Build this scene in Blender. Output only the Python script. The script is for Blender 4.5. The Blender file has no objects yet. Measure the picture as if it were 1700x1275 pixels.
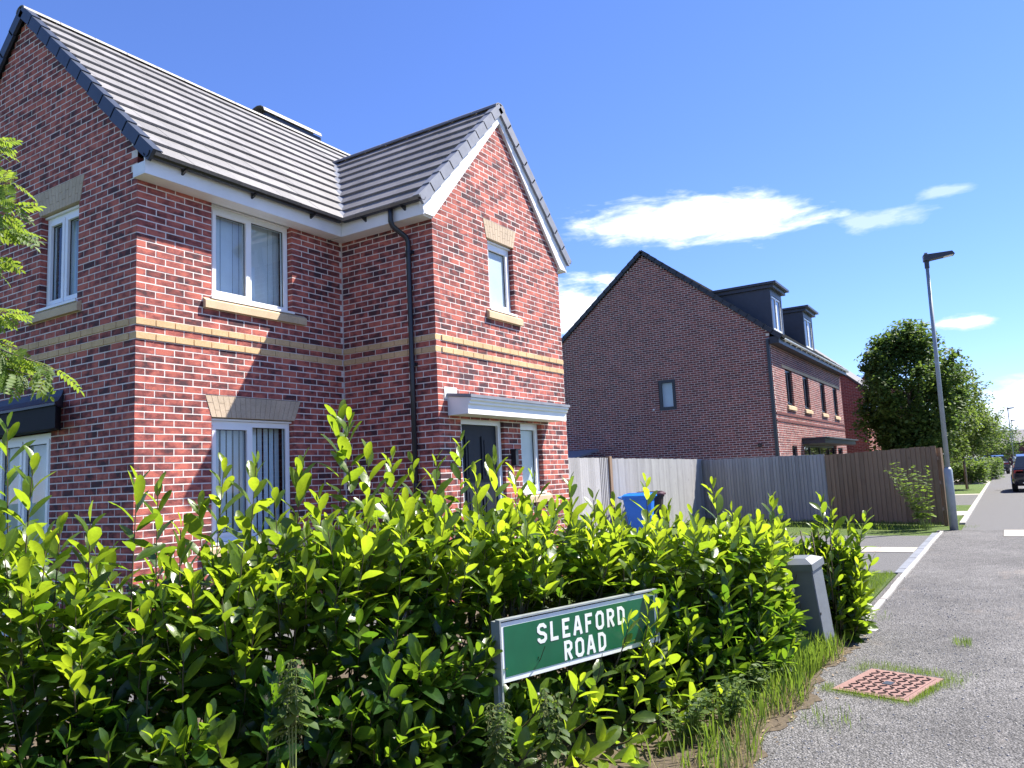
import bpy, math, random
import numpy as np
from mathutils import Vector, Matrix
R = math.radians
rnd = random.Random(7)
rng = np.random.default_rng(11)
scene = bpy.context.scene
col = scene.collection

# ------------------------------------------------------------------ camera
FPX, YAW, PITCH, ROLL = 1282.39, R(32.2595), R(6.9351), R(-2.7043)
CAM = np.array([-4.526, -7.382, 1.55])
Fv = np.array([math.cos(YAW)*math.cos(PITCH), math.sin(YAW)*math.cos(PITCH), math.sin(PITCH)])
_r0 = np.array([math.sin(YAW), -math.cos(YAW), 0.0]); _u0 = np.cross(_r0, Fv)
Rv = math.cos(ROLL)*_r0 + math.sin(ROLL)*_u0
Uv = -math.sin(ROLL)*_r0 + math.cos(ROLL)*_u0
cam = bpy.data.cameras.new('camera'); camo = bpy.data.objects.new('camera', cam); col.objects.link(camo)
cam.sensor_width = 36; cam.lens = 36*FPX/1700; cam.clip_start = .05; cam.clip_end = 3000
camo.matrix_world = Matrix(((Rv[0], Uv[0], -Fv[0], CAM[0]), (Rv[1], Uv[1], -Fv[1], CAM[1]), (Rv[2], Uv[2], -Fv[2], CAM[2]), (0, 0, 0, 1)))
scene.camera = camo
def ray(x, y): return Fv + (x-850)/FPX*Rv - (y-637.5)/FPX*Uv
def gz(x, y, z=0.): d = ray(x, y); return CAM + d*(z-CAM[2])/d[2]
def atx(x, y, X): d = ray(x, y); return CAM + d*(X-CAM[0])/d[0]
def aty(x, y, Y): d = ray(x, y); return CAM + d*(Y-CAM[1])/d[1]
def atd(x, y, D): return CAM + ray(x, y)*D
def project(p):
    d = np.asarray(p, float) - CAM; w = d@Fv
    return 850+FPX*(d@Rv)/w, 637.5-FPX*(d@Uv)/w, w

# ------------------------------------------------------------------ light and sky
SUN = Vector((1.25, -1.0, 2.15)).normalized()
SUN_EL = math.asin(SUN.z); SUN_AZ = math.atan2(SUN.x, SUN.y)
sl = bpy.data.lights.new('sun', 'SUN'); sl.energy = 5.0; sl.angle = R(.53); sl.color = (1, .94, .84)
so = bpy.data.objects.new('sun', sl); col.objects.link(so)
so.rotation_euler = SUN.to_track_quat('Z', 'Y').to_euler(); so.location = (20, -15, 40)
world = bpy.data.worlds.new('World'); scene.world = world; world.use_nodes = True
wt = world.node_tree; wt.nodes.clear()
def WN(t, **k):
    n = wt.nodes.new(t)
    for a, b in k.items(): setattr(n, a, b)
    return n
sky = WN('ShaderNodeTexSky', sky_type='NISHITA', sun_disc=False, sun_elevation=SUN_EL, sun_rotation=SUN_AZ, air_density=1.0, dust_density=0., ozone_density=10.)
bg = WN('ShaderNodeBackground'); bg.inputs[1].default_value = .077
wo = WN('ShaderNodeOutputWorld')
tc = WN('ShaderNodeTexCoord')
def wmath(op, a, b=None, clamp=False):
    n = WN('ShaderNodeMath', operation=op, use_clamp=clamp)
    for i, v in enumerate((a, b)):
        if v is None: continue
        if isinstance(v, (int, float)): n.inputs[i].default_value = v
        else: wt.links.new(v, n.inputs[i])
    return n.outputs[0]
def wdot(vec):
    n = WN('ShaderNodeVectorMath', operation='DOT_PRODUCT'); wt.links.new(tc.outputs['Generated'], n.inputs[0]); n.inputs[1].default_value = vec
    return n.outputs['Value']
mp = WN('ShaderNodeMapping'); mp.inputs['Scale'].default_value = (9, 9, 34); wt.links.new(tc.outputs['Generated'], mp.inputs[0])
nz = WN('ShaderNodeTexNoise'); nz.inputs['Scale'].default_value = 1.6; nz.inputs['Detail'].default_value = 7; nz.inputs['Roughness'].default_value = .6; nz.inputs['Distortion'].default_value = .25
wt.links.new(mp.outputs[0], nz.inputs['Vector'])
noise = nz.outputs[0]
mp2 = WN('ShaderNodeMapping'); mp2.inputs['Scale'].default_value = (4.5, 4.5, 13); wt.links.new(tc.outputs['Generated'], mp2.inputs[0])
nz2 = WN('ShaderNodeTexNoise'); nz2.inputs['Scale'].default_value = 1.5; nz2.inputs['Detail'].default_value = 8; nz2.inputs['Roughness'].default_value = .58
wt.links.new(mp2.outputs[0], nz2.inputs['Vector'])
dens = None
# clouds of the day: azimuth from +X, elevation, half width, half height (degrees), strength
for az, el, hw, hh, amt in [(17.6, 17.8, 9.4, 2.0, 1.0), (5.7, 15.9, 3.3, .7, .42), (1.5, 17.0, 1.9, .4, .4), (1.6, 8.5, 2.1, .55, .85),
                            (27.2, 12.2, 5.2, 2.6, .9), (26, 8.5, 5.5, 1.8, .9), (2.1, 5.1, 1.4, .5, .45), (-1.6, 2.6, 5.0, 2.2, .68), (-60, 22, 9, 2.5, .8), (75, 15, 14, 3, .8), (140, 20, 12, 3, .8), (-120, 16, 14, 3, .8), (-25, 14, 6, 1.4, .6)]:
    a, e = R(az), R(el)
    c = Vector((math.cos(a)*math.cos(e), math.sin(a)*math.cos(e), math.sin(e)))
    rx = Vector((math.sin(a), -math.cos(a), 0)); uy = rx.cross(c); k_ = R(4.5); rx, uy = rx*math.cos(k_)-uy*math.sin(k_), uy*math.cos(k_)+rx*math.sin(k_)
    x = wmath('DIVIDE', wdot(rx), math.sin(R(hw))); y = wmath('DIVIDE', wdot(uy), math.sin(R(hh)))
    r2 = wmath('SQRT', wmath('ADD', wmath('MULTIPLY', x, x), wmath('MULTIPLY', y, y)))
    d = wmath('ADD', wmath('SUBTRACT', 1.0, r2), wmath('MULTIPLY', wmath('SUBTRACT', noise, .5), 2.3 if hw < 9 else 1.5))
    front = wmath('GREATER_THAN', wdot(c), .5)
    d = wmath('MULTIPLY', wmath('MULTIPLY', d, 1.9, True), wmath('MULTIPLY', front, amt))
    dens = d if dens is None else wmath('MAXIMUM', dens, d)
# broken low cloud all round the horizon
sepw = WN('ShaderNodeSeparateXYZ'); wt.links.new(tc.outputs['Generated'], sepw.inputs[0])
low = wmath('SUBTRACT', 1.0, wmath('DIVIDE', wmath('ABSOLUTE', wmath('SUBTRACT', sepw.outputs[2], .045)), .085), True)
lowd = wmath('MULTIPLY', wmath('MULTIPLY', wmath('SUBTRACT', wmath('ADD', nz2.outputs[0], wmath('MULTIPLY', low, .08)), .61), 4., True), low)
dens = wmath('MAXIMUM', dens, lowd)
ccol = WN('ShaderNodeMixRGB'); ccol.inputs[1].default_value = (4.2, 5.0, 6.6, 1); ccol.inputs[2].default_value = (9.2, 9.3, 9.5, 1)
wt.links.new(dens, ccol.inputs[0])
mix = WN('ShaderNodeMixRGB'); wt.links.new(wmath('MULTIPLY', dens, .93), mix.inputs[0]); wb = WN('ShaderNodeMixRGB', blend_type='MULTIPLY'); wb.inputs[0].default_value = 1; wb.inputs[2].default_value = (.98, .925, 1.16, 1); wt.links.new(sky.outputs[0], wb.inputs[1]); wt.links.new(wb.outputs[0], mix.inputs[1]); wt.links.new(ccol.outputs[0], mix.inputs[2])
wt.links.new(mix.outputs[0], bg.inputs[0]); wt.links.new(bg.outputs[0], wo.inputs[0])
vs = scene.view_settings
vs.view_transform = 'Standard'; vs.look = 'None'; vs.gamma = 1; vs.exposure = 1.47; vs.use_curve_mapping = False
scene.cycles.max_bounces = 6; scene.cycles.transparent_max_bounces = 16; scene.cycles.transmission_bounces = 8
scene.cycles.sample_clamp_indirect = 6

# ------------------------------------------------------------------ materials
def new_mat(name):
    m = bpy.data.materials.new(name); m.use_nodes = True; nt = m.node_tree; nt.nodes.clear()
    out = nt.nodes.new('ShaderNodeOutputMaterial')
    return m, nt, out
class N:
    def __init__(s, nt): s.nt = nt
    def __call__(s, t, ins=None, **k):
        n = s.nt.nodes.new(t)
        for a, b in k.items(): setattr(n, a, b)
        for a, b in (ins or {}).items():
            if isinstance(b, bpy.types.NodeSocket): s.nt.links.new(b, n.inputs[a])
            else: n.inputs[a].default_value = b
        return n
    def ramp(s, fac, stops, interp='LINEAR'):
        n = s.nt.nodes.new('ShaderNodeValToRGB'); s.nt.links.new(fac, n.inputs[0]); e = n.color_ramp.elements
        n.color_ramp.interpolation = interp
        while len(e) > 1: e.remove(e[-1])
        e[0].position, e[0].color = stops[0][0], rgba(stops[0][1])
        for p, c in stops[1:]:
            q = e.new(p); q.color = rgba(c)
        return n.outputs[0]
    def noise(s, vec, scale, detail=4, rough=.55, dist=0.):
        n = s('ShaderNodeTexNoise', {'Scale': scale, 'Detail': min(detail, 4), 'Roughness': rough, 'Distortion': dist})
        s.nt.links.new(vec, n.inputs['Vector']); return n.outputs[0]
    def mul(s, a, b, fac=1.): 
        n = s('ShaderNodeMixRGB', {0: fac, 1: a, 2: b}, blend_type='MULTIPLY'); return n.outputs[0]
    def mix(s, f, a, b):
        n = s('ShaderNodeMixRGB', {0: f, 1: a, 2: b}); return n.outputs[0]
    def math(s, op, a, b=0., clamp=False):
        return s('ShaderNodeMath', {0: a, 1: b}, operation=op, use_clamp=clamp).outputs[0]
    def bump(s, h, strength, dist):
        return s('ShaderNodeBump', {'Height': h, 'Strength': strength, 'Distance': dist}).outputs[0]
    def pos(s): return s('ShaderNodeNewGeometry').outputs['Position']
def rgba(c):
    if isinstance(c, (int, float)): return (c, c, c, 1)
    return (*c[:3], 1)
MATS = {}
def plain(name, c, rough=.6, metal=0., spec=.5, var=.12, vscale=6., bump=0., bscale=60., stretch=(1, 1, 1), coat=0.):
    """painted / moulded surface with slight dirt and relief"""
    if name in MATS: return MATS[name]
    m, nt, out = new_mat(name); n = N(nt)
    v = n('ShaderNodeMapping', {'Vector': n.pos(), 'Scale': stretch}).outputs[0]
    f = n.noise(v, vscale, 6, .62)
    lo = tuple(max(0, x*(1-var)) for x in c); hi = tuple(min(1, x*(1+var)) for x in c)
    colr = n.ramp(f, [(.3, lo), (.7, hi)])
    b = n('ShaderNodeBsdfPrincipled', {'Base Color': colr, 'Roughness': rough, 'Metallic': metal, 'Specular IOR Level': spec, 'Coat Weight': coat})
    if bump: nt.links.new(n.bump(n.noise(v, bscale, 3), bump, .004), b.inputs['Normal'])
    nt.links.new(b.outputs[0], out.inputs[0]); MATS[name] = m; return m

def brick_material(name, red, dark, mid):
    m, nt, out = new_mat(name); n = N(nt); p = n.pos()
    t = n('ShaderNodeAttribute', attribute_name='tint').outputs['Fac']
    big = n.noise(n('ShaderNodeMapping', {'Vector': p, 'Scale': (1, 1, 1.6)}).outputs[0], 6.5, 3, .6)
    f = n.math('ADD', t, n.math('MULTIPLY', n.math('SUBTRACT', big, .5), 2.7))
    c = n.ramp(f, [(.0, red), (.42, mid), (.62, tuple(x*.72 for x in mid)), (.95, dark)])
    g = n.ramp(n.noise(p, 160, 4, .7), [(.25, .72), (.75, 1.25)])
    c = n.mul(c, g)
    w = n.ramp(n.noise(p, 1.4, 5, .65), [(.3, .86), (.72, 1.1)])
    c = n.mul(c, w)
    ef = n.ramp(n.noise(p, 4.3, 6, .7), [(.66, 0.), (.8, .22)])
    c = n.mix(ef, c, rgba((.5, .42, .38)))
    b = n('ShaderNodeBsdfPrincipled', {'Base Color': c, 'Roughness': .86, 'Specular IOR Level': .3})
    nt.links.new(n.bump(n.noise(p, 95, 5, .65), .55, .006), b.inputs['Normal'])
    nt.links.new(b.outputs[0], out.inputs[0]); return m
M_brick = brick_material('red_multi_brick', (.47, .135, .1), (.075, .036, .042), (.27, .077, .069))
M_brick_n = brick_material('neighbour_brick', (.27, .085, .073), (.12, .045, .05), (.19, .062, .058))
def stoneish(name, lo, hi, sc=40, bump=.35):
    m, nt, out = new_mat(name); n = N(nt); p = n.pos()
    c = n.ramp(n.noise(p, sc, 6, .7), [(.25, lo), (.75, hi)])
    c = n.mul(c, n.ramp(n.noise(p, 2.2, 5, .6), [(.3, .82), (.7, 1.08)]))
    b = n('ShaderNodeBsdfPrincipled', {'Base Color': c, 'Roughness': .88, 'Specular IOR Level': .3})
    nt.links.new(n.bump(n.noise(p, sc*2.5, 4, .7), bump, .004), b.inputs['Normal'])
    nt.links.new(b.outputs[0], out.inputs[0]); return m
M_mortar = stoneish('mortar', (.64, .57, .53), (.82, .75, .7), 60)
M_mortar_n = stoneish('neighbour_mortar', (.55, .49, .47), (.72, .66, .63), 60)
M_buff = stoneish('buff_brick', (.52, .34, .17), (.68, .48, .27), 50)
M_stone = stoneish('buff_stone', (.5, .37, .23), (.64, .5, .33), 70, .2)
M_lintel = stoneish('lintel_stone', (.42, .33, .24), (.56, .45, .33), 60)
M_white = plain('white_upvc', (.8, .81, .82), .3, var=.03, vscale=3)
M_white2 = plain('white_fascia', (.78, .79, .8), .38, var=.05, vscale=2.5)
M_cream = plain('canopy_white', (.8, .79, .76), .42, var=.04)
M_black = plain('black_gutter', (.016, .018, .024), .32, var=.2)
M_navy = plain('dark_verge', (.03, .04, .062), .42, var=.15)
M_anth = plain('anthracite', (.03, .038, .055), .45, var=.15)
M_lead = plain('lead_grey', (.2, .21, .24), .5, var=.15)
M_door = plain('dark_door', (.01, .013, .022), .5, spec=.25, var=.12)
M_slat = plain('blind_fabric', (.66, .68, .7), .85, var=.04)
M_dark = plain('room_shade_and_felt', (.02, .02, .024), .9, var=.1)  # near-black: painted shade of the rooms behind windows, also roofing felt
M_chrome = plain('chrome', (.6, .6, .6), .2, metal=1., var=.05)
M_galv = plain('painted_steel', (.27, .31, .33), .5, metal=.25, var=.12, vscale=9)
M_rub = plain('rubber', (.02, .02, .02), .8)

def glass_mat(name, tint=(.9, .95, .97), base=.02):
    m, nt, out = new_mat(name); n = N(nt)
    fr = n('ShaderNodeFresnel', {'IOR': 1.5}).outputs[0]
    f = n.math('ADD', n.math('MULTIPLY', fr, 1.0), base, True)
    f = n.math('MULTIPLY', f, n.math('SUBTRACT', 1., n('ShaderNodeNewGeometry').outputs['Backfacing']))
    g = n('ShaderNodeBsdfGlossy', {'Color': (1, 1, 1, 1), 'Roughness': .012})
    wob = n.bump(n.noise(n.pos(), 2.2, 1), .02, .02); nt.links.new(wob, g.inputs['Normal'])
    t = n('ShaderNodeBsdfTransparent', {'Color': rgba(tint)})
    mx = n('ShaderNodeMixShader', {0: f, 1: t.outputs[0], 2: g.outputs[0]})
    nt.links.new(mx.outputs[0], out.inputs[0]); return m
M_glass = glass_mat('window_glass')
M_frost = plain('frosted_glass', (.42, .5, .53), .22, var=.06, vscale=2.5)
M_carglass = plain('car_glass', (.02, .025, .03), .05, spec=.8, var=.05)

def tile_mat(name, a, b):
    m, nt, out = new_mat(name); n = N(nt); p = n.pos()
    c = n.ramp(n.noise(p, 30, 6, .7), [(.25, a), (.75, b)])
    c = n.mul(c, n.ramp(n.noise(p, 1.1, 5, .65), [(.3, .8), (.7, 1.15)]))
    t = n('ShaderNodeAttribute', attribute_name='tint').outputs['Fac']
    c = n.mul(c, n.ramp(t, [(0, .85), (1, 1.15)]))
    r = n.ramp(n.noise(p, 60, 4), [(.3, .5), (.7, .68)])
    bs = n('ShaderNodeBsdfPrincipled', {'Base Color': c, 'Roughness': r, 'Specular IOR Level': .55})
    nt.links.new(n.bump(n.noise(p, 140, 4, .7), .3, .004), bs.inputs['Normal'])
    nt.links.new(bs.outputs[0], out.inputs[0]); return m
M_tile = tile_mat('grey_roof_tile', (.15, .145, .147), (.215, .207, .208))
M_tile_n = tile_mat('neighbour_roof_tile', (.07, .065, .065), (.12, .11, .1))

def wood_mat(name, a, b, grey):
    m, nt, out = new_mat(name); n = N(nt); p = n.pos()
    t = n('ShaderNodeAttribute', attribute_name='tint').outputs['Fac']
    off = n('ShaderNodeCombineXYZ', {0: n.math('MULTIPLY', t, 37.), 1: 0., 2: n.math('MULTIPLY', t, 11.)}).outputs[0]
    pv = n('ShaderNodeVectorMath', {0: p, 1: off}, operation='ADD').outputs[0]
    v = n('ShaderNodeMapping', {'Vector': pv, 'Scale': (26, 26, 1.3)}).outputs[0]
    g = n.noise(v, 2.4, 6, .7, .5)
    c = n.ramp(g, [(.2, a), (.55, tuple((x+y)/2 for x, y in zip(a, b))), (.8, b)])
    c = n.mul(c, n.ramp(t, [(0, .78), (1, 1.16)]))
    kn = n.ramp(n.noise(n('ShaderNodeMapping', {'Vector': pv, 'Scale': (9, 9, 4)}).outputs[0], 1.2, 2), [(.7, 0.), (.78, .65)])
    c = n.mix(kn, c, rgba(tuple(x*.25 for x in a)))
    st = n.ramp(n.noise(p, 1.7, 5, .6), [(.35, 0.), (.75, .5)])
    c = n.mix(st, c, rgba(grey))
    bs = n('ShaderNodeBsdfPrincipled', {'Base Color': c, 'Roughness': .82, 'Specular IOR Level': .25})
    nt.links.new(n.bump(g, .5, .006), bs.inputs['Normal'])
    nt.links.new(bs.outputs[0], out.inputs[0]); return m
M_wgrey = wood_mat('weathered_fence', (.24, .235, .23), (.46, .45, .44), (.34, .335, .34))
M_wbrown = wood_mat('brown_fence', (.17, .11, .07), (.34, .235, .15), (.27, .2, .14))

def leaf_mat(name, young, old, tyoung, told, trans=.5, rough=.32, spec=.5, vein=True):
    m, nt, out = new_mat(name); n = N(nt); p = n.pos()
    t = n('ShaderNodeAttribute', attribute_name='tint').outputs['Fac']
    q = n('ShaderNodeAttribute', attribute_name='rib').outputs['Fac']
    tt = n.math('ADD', t, n.math('MULTIPLY', n.math('SUBTRACT', n.noise(p, 14, 3), .5), .22), True)
    c = n.ramp(tt, [(0, old), (1, young)]); tcol = n.ramp(tt, [(0, told), (1, tyoung)])
    if vein:
        rib = n.ramp(q, [(.0, 1.5), (.07, 1.25), (.13, 1.)]); c = n.mul(c, rib)
    sp = n.ramp(n.noise(p, 55, 4, .7), [(.3, .85), (.7, 1.12)]); c = n.mul(c, sp); tcol = n.mul(tcol, sp)
    bs = n('ShaderNodeBsdfPrincipled', {'Base Color': c, 'Roughness': rough, 'Specular IOR Level': spec})
    if vein:
        nt.links.new(n.bump(n.noise(p, 45, 3), .25, .004), bs.inputs['Normal'])
    tr = n('ShaderNodeBsdfTranslucent', {'Color': tcol})
    mx = n('ShaderNodeMixShader', {0: trans, 1: bs.outputs[0], 2: tr.outputs[0]})
    nt.links.new(mx.outputs[0], out.inputs[0]); return m
M_laurel = leaf_mat('laurel_leaf', (.11, .17, .015), (.022, .062, .012), (.55, .7, .03), (.13, .27, .015), .48, .3)
M_rowan = leaf_mat('rowan_leaf', (.1, .16, .03), (.05, .1, .02), (.42, .55, .06), (.24, .38, .04), .42, .5, .3, False)
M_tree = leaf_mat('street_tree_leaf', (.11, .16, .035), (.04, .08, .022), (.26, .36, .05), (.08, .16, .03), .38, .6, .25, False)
M_grass = leaf_mat('grass_blade', (.13, .19, .03), (.07, .12, .02), (.32, .45, .05), (.18, .3, .03), .4, .5, .3, False)
M_dry = leaf_mat('dry_grass_blade', (.36, .29, .15), (.22, .19, .09), (.4, .34, .16), (.25, .22, .1), .35, .6, .2, False)
M_nettle = leaf_mat('weed_leaf', (.1, .15, .03), (.04, .08, .02), (.34, .46, .08), (.16, .26, .04), .4, .55, .3, False)
M_tassel = leaf_mat('seed_tassel', (.2, .22, .1), (.13, .16, .06), (.32, .34, .15), (.2, .24, .09), .4, .7, .2, False)
M_stem = plain('laurel_stem', (.075, .06, .028), .7, var=.3, vscale=20)
M_gstem = plain('green_stem', (.2, .25, .06), .6, var=.2, vscale=20)
M_bark = plain('bark', (.13, .1, .08), .9, var=.3, vscale=18, bump=.6, bscale=70)
M_yellow = plain('yellow_petal', (.8, .5, .02), .6)
M_deadleaf = plain('dead_leaf', (.22, .15, .07), .75, var=.25, vscale=30)

# ------------------------------------------------------------------ mesh helpers
class MB:
    def __init__(s): s.v = []; s.f = []; s.t = []
    def quad(s, a, b, c, d, tint=None):
        i = len(s.v); s.v += [tuple(a), tuple(b), tuple(c), tuple(d)]; s.f.append((i, i+1, i+2, i+3)); s.t += [tint]*4
    def hexa(s, P, tint=.5, back=True):
        """P: 8 points, 0-3 one face (loop), 4-7 the opposite face (same order)"""
        P = [np.asarray(p, float) for p in P]
        i = len(s.v); s.v += [tuple(p) for p in P]; s.t += [tint]*8
        fs = [(3, 2, 1, 0), (4, 5, 6, 7), (0, 1, 5, 4), (1, 2, 6, 5), (2, 3, 7, 6), (3, 0, 4, 7)]
        vol = np.dot(np.cross(P[1]-P[0], P[3]-P[0]), P[4]-P[0])
        for k, f in enumerate(fs):
            if k == 0 and not back: continue
            f = tuple(i+j for j in f); s.f.append(f if vol > 0 else f[::-1])
    def box(s, a, b, tint=.5):
        (x0, y0, z0), (x1, y1, z1) = a, b
        s.hexa([(x0, y0, z0), (x1, y0, z0), (x1, y1, z0), (x0, y1, z0), (x0, y0, z1), (x1, y0, z1), (x1, y1, z1), (x0, y1, z1)], tint)
    def fbox(s, F, u0, u1, z0, z1, n0, n1, tint=.5, back=True):
        """box in a wall frame F=(O,U,N)"""
        O, U, Nn = F; Z = np.array((0, 0, 1.))
        P = [O+U*u+Z*z+Nn*n for n in (n0, n1) for (u, z) in ((u0, z0), (u1, z0), (u1, z1), (u0, z1))]
        s.hexa(P, tint, back)
    def prism(s, poly, vec, tint=.5):
        poly = [np.asarray(p, float) for p in poly]; vec = np.asarray(vec, float); k = len(poly); i = len(s.v)
        s.v += [tuple(p) for p in poly]+[tuple(p+vec) for p in poly]; s.t += [tint]*(2*k)
        nrm = sum((np.cross(poly[j], poly[(j+1) % k]) for j in range(k)), np.zeros(3))
        fs = [tuple(range(k))[::-1], tuple(range(k, 2*k))]+[(j, (j+1) % k, k+(j+1) % k, k+j) for j in range(k)]
        for f in fs:
            f = tuple(i+j for j in f); s.f.append(f if nrm@vec > 0 else f[::-1])
    def tube(s, pts, rad, seg=8, tint=.5, cap=True):
        pts = [np.asarray(p, float) for p in pts]; n = len(pts)
        rads = rad if hasattr(rad, '__len__') else [rad]*n
        i0 = len(s.v); prev = None
        for k in range(n):
            d = pts[min(k+1, n-1)]-pts[max(k-1, 0)]; d = d/(np.linalg.norm(d)+1e-9)
            a = np.cross(d, (0, 0, 1.) if abs(d[2]) < .95 else (1., 0, 0)); a /= np.linalg.norm(a)
            if prev is not None:
                a = prev-d*(prev@d); a /= np.linalg.norm(a)
            prev = a; b = np.cross(d, a)
            for j in range(seg):
                t = 2*math.pi*j/seg; s.v.append(tuple(pts[k]+rads[k]*(a*math.cos(t)+b*math.sin(t)))); s.t.append(tint)
        for k in range(n-1):
            for j in range(seg):
                j2 = (j+1) % seg; s.f.append((i0+k*seg+j, i0+k*seg+j2, i0+(k+1)*seg+j2, i0+(k+1)*seg+j))
        if cap:
            s.f.append(tuple(i0+j for j in range(seg))[::-1]); s.f.append(tuple(i0+(n-1)*seg+j for j in range(seg)))
    def mesh(s, name, mat, smooth=False):
        me = bpy.data.meshes.new(name); me.from_pydata(s.v, [], s.f); me.materials.append(mat)
        if any(x is not None for x in s.t):
            at = me.attributes.new('tint', 'FLOAT', 'POINT'); at.data.foreach_set('value', [0.5 if x is None else x for x in s.t])
        if smooth: me.polygons.foreach_set('use_smooth', [True]*len(me.polygons))
        me.update(); return me
    def build(s, name, mat, parent=None, smooth=False, kind=None):
        return link(name, s.mesh(name, mat, smooth), parent, kind)
def link(name, me, parent=None, kind=None, mw=None):
    o = bpy.data.objects.new(name, me); col.objects.link(o)
    if parent is not None: o.parent = parent
    if mw is not None: o.matrix_local = mw
    if kind: o['kind'] = kind
    return o
def np_mesh(name, V, T, mat, tint=None, smooth=True, rib=None):
    me = bpy.data.meshes.new(name); V = np.ascontiguousarray(V, np.float32); T = np.ascontiguousarray(T, np.int32)
    k = T.shape[1]
    me.vertices.add(len(V)); me.vertices.foreach_set('co', V.ravel())
    me.loops.add(T.size); me.loops.foreach_set('vertex_index', T.ravel())
    me.polygons.add(len(T)); me.polygons.foreach_set('loop_start', np.arange(0, T.size, k, dtype=np.int32))
    me.polygons.foreach_set('use_smooth', np.full(len(T), smooth))
    me.update(calc_edges=True); me.validate()
    if tint is not None: me.attributes.new('tint', 'FLOAT', 'POINT').data.foreach_set('value', np.ascontiguousarray(tint, np.float32))
    if rib is not None: me.attributes.new('rib', 'FLOAT', 'POINT').data.foreach_set('value', np.ascontiguousarray(rib, np.float32))
    me.materials.append(mat); return me
def thing(name, label, cat, loc=(0, 0, 0), rotz=0., group=None):
    o = bpy.data.objects.new(name, None); col.objects.link(o); o.location = loc; o.rotation_euler = (0, 0, rotz)
    o.empty_display_size = .2
    return tag(o, label, cat, group)
def tag(o, label, cat, group=None):
    o['label'] = label; o['category'] = cat
    if group: o['group'] = group
    return o
def struct(o, kind='structure'): o['kind'] = kind; return o
V3 = lambda *a: np.array(a, float)
EX, EY, EZ = V3(1, 0, 0), V3(0, 1, 0), V3(0, 0, 1)

# ------------------------------------------------------------------ ground
def asphalt(name, lo, hi, sc, bstr, stone=.0, patches=True):
    m, nt, out = new_mat(name); n = N(nt); p = n.pos()
    vor = n('ShaderNodeTexVoronoi', {'Scale': sc, 'Randomness': 1.}); nt.links.new(p, vor.inputs['Vector'])
    cell = n('ShaderNodeSeparateColor', {0: vor.outputs['Color']}).outputs[0]
    c = n.ramp(cell, [(0, lo), (.6, tuple((a+b)/2 for a, b in zip(lo, hi))), (1, hi)])
    gap = n.ramp(vor.outputs['Distance'], [(.25, 1.), (.75, .5)]); c = n.mul(c, gap)
    if patches:
        c = n.mul(c, n.ramp(n.noise(p, .7, 6, .65), [(.3, .7), (.7, 1.2)]))
        c = n.mul(c, n.ramp(n.noise(p, 5.5, 4, .7), [(.3, .8), (.7, 1.15)]))
        worn = n.ramp(n.noise(n('ShaderNodeMapping', {'Vector': p, 'Scale': (.5, 1.3, 1)}).outputs[0], 1.1, 6, .7), [(.6, 0.), (.75, .45)])
        c = n.mix(worn, c, rgba((.27, .22, .18)))
    h = n.math('SUBTRACT', 1., n.math('MULTIPLY', vor.outputs['Distance'], 1.2))
    h2 = n.math('ADD', h, n.math('MULTIPLY', n.noise(p, sc*.35, 4, .7), .9))
    b = n('ShaderNodeBsdfPrincipled', {'Base Color': c, 'Roughness': .86, 'Specular IOR Level': .35})
    nt.links.new(n.bump(h2, bstr, .012), b.inputs['Normal'])
    nt.links.new(b.outputs[0], out.inputs[0]); return m
M_asph = asphalt('worn_asphalt', (.1, .097, .095), (.28, .27, .265), 80, .9)
M_asph2 = asphalt('smooth_asphalt', (.12, .118, .118), (.165, .163, .164), 150, .25, patches=False)
M_drive = asphalt('drive_asphalt', (.11, .109, .11), (.16, .159, .161), 150, .3, patches=False)
def lawn_mat():
    m, nt, out = new_mat('lawn'); n = N(nt); p = n.pos()
    c = n.ramp(n.noise(p, 45, 5, .75), [(.25, (.035, .07, .015)), (.55, (.09, .14, .03)), (.8, (.16, .18, .06))])
    c = n.mix(n.ramp(n.noise(p, .9, 5, .65), [(.5, 0.), (.75, .5)]), c, rgba((.17, .16, .07)))
    b = n('ShaderNodeBsdfPrincipled', {'Base Color': c, 'Roughness': .9, 'Specular IOR Level': .2})
    nt.links.new(n.bump(n.noise(p, 90, 4, .8), .9, .03), b.inputs['Normal'])
    nt.links.new(b.outputs[0], out.inputs[0]); return m
M_lawn = lawn_mat()
M_soil = stoneish('soil', (.05, .038, .025), (.13, .1, .065), 30, .8)
M_conc = stoneish('concrete_edging', (.3, .285, .265), (.44, .42, .39), 60, .3)
M_setts = stoneish('grey_channel', (.14, .155, .18), (.22, .235, .27), 50, .3)
M_slab = stoneish('pale_slab', (.3, .275, .235), (.42, .39, .335), 40, .3)
def sheet(name, x0, y0, x1, y1, z, mat, kind='structure'):
    mb = MB(); mb.quad((x0, y0, z), (x1, y0, z), (x1, y1, z), (x0, y1, z)); return struct(mb.build(name, mat), kind)
sheet('ground', -400, -500, 1200, 500, -.02, M_lawn)
sheet('pavement', -60, -60, 14.7, -5.95, .0, M_asph)
sheet('pavement_corner', -60, -6.08, -2.4, -5.0, .0, M_asph)
sheet('road', 14.7, -13.0, 140, -6.4, .0, M_asph2)
sheet('planting_bed', -14, -5.0, 3.3, -1.6, -.006, M_soil)
be = MB(); xs = np.arange(-2.4, 3.301, .05); wob = lambda x: .045*math.sin(x*4.1+1)+.03*math.sin(x*11.3)+.02*math.sin(x*27.+2)+.012*math.sin(x*61)
for xa, xb in zip(xs[:-1], xs[1:]): be.quad((xa, -6.1+wob(xa), .004), (xb, -6.1+wob(xb), .004), (xb, -5.0, .004), (xa, -5.0, .004))
struct(be.build('bed_edge', M_soil))
sheet('front_path', -14, -1.6, 7.45, .0, -.002, M_drive)
sheet('lawn', 3.3, -5.93, 7.45, -1.6, -.004, M_lawn)
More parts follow.
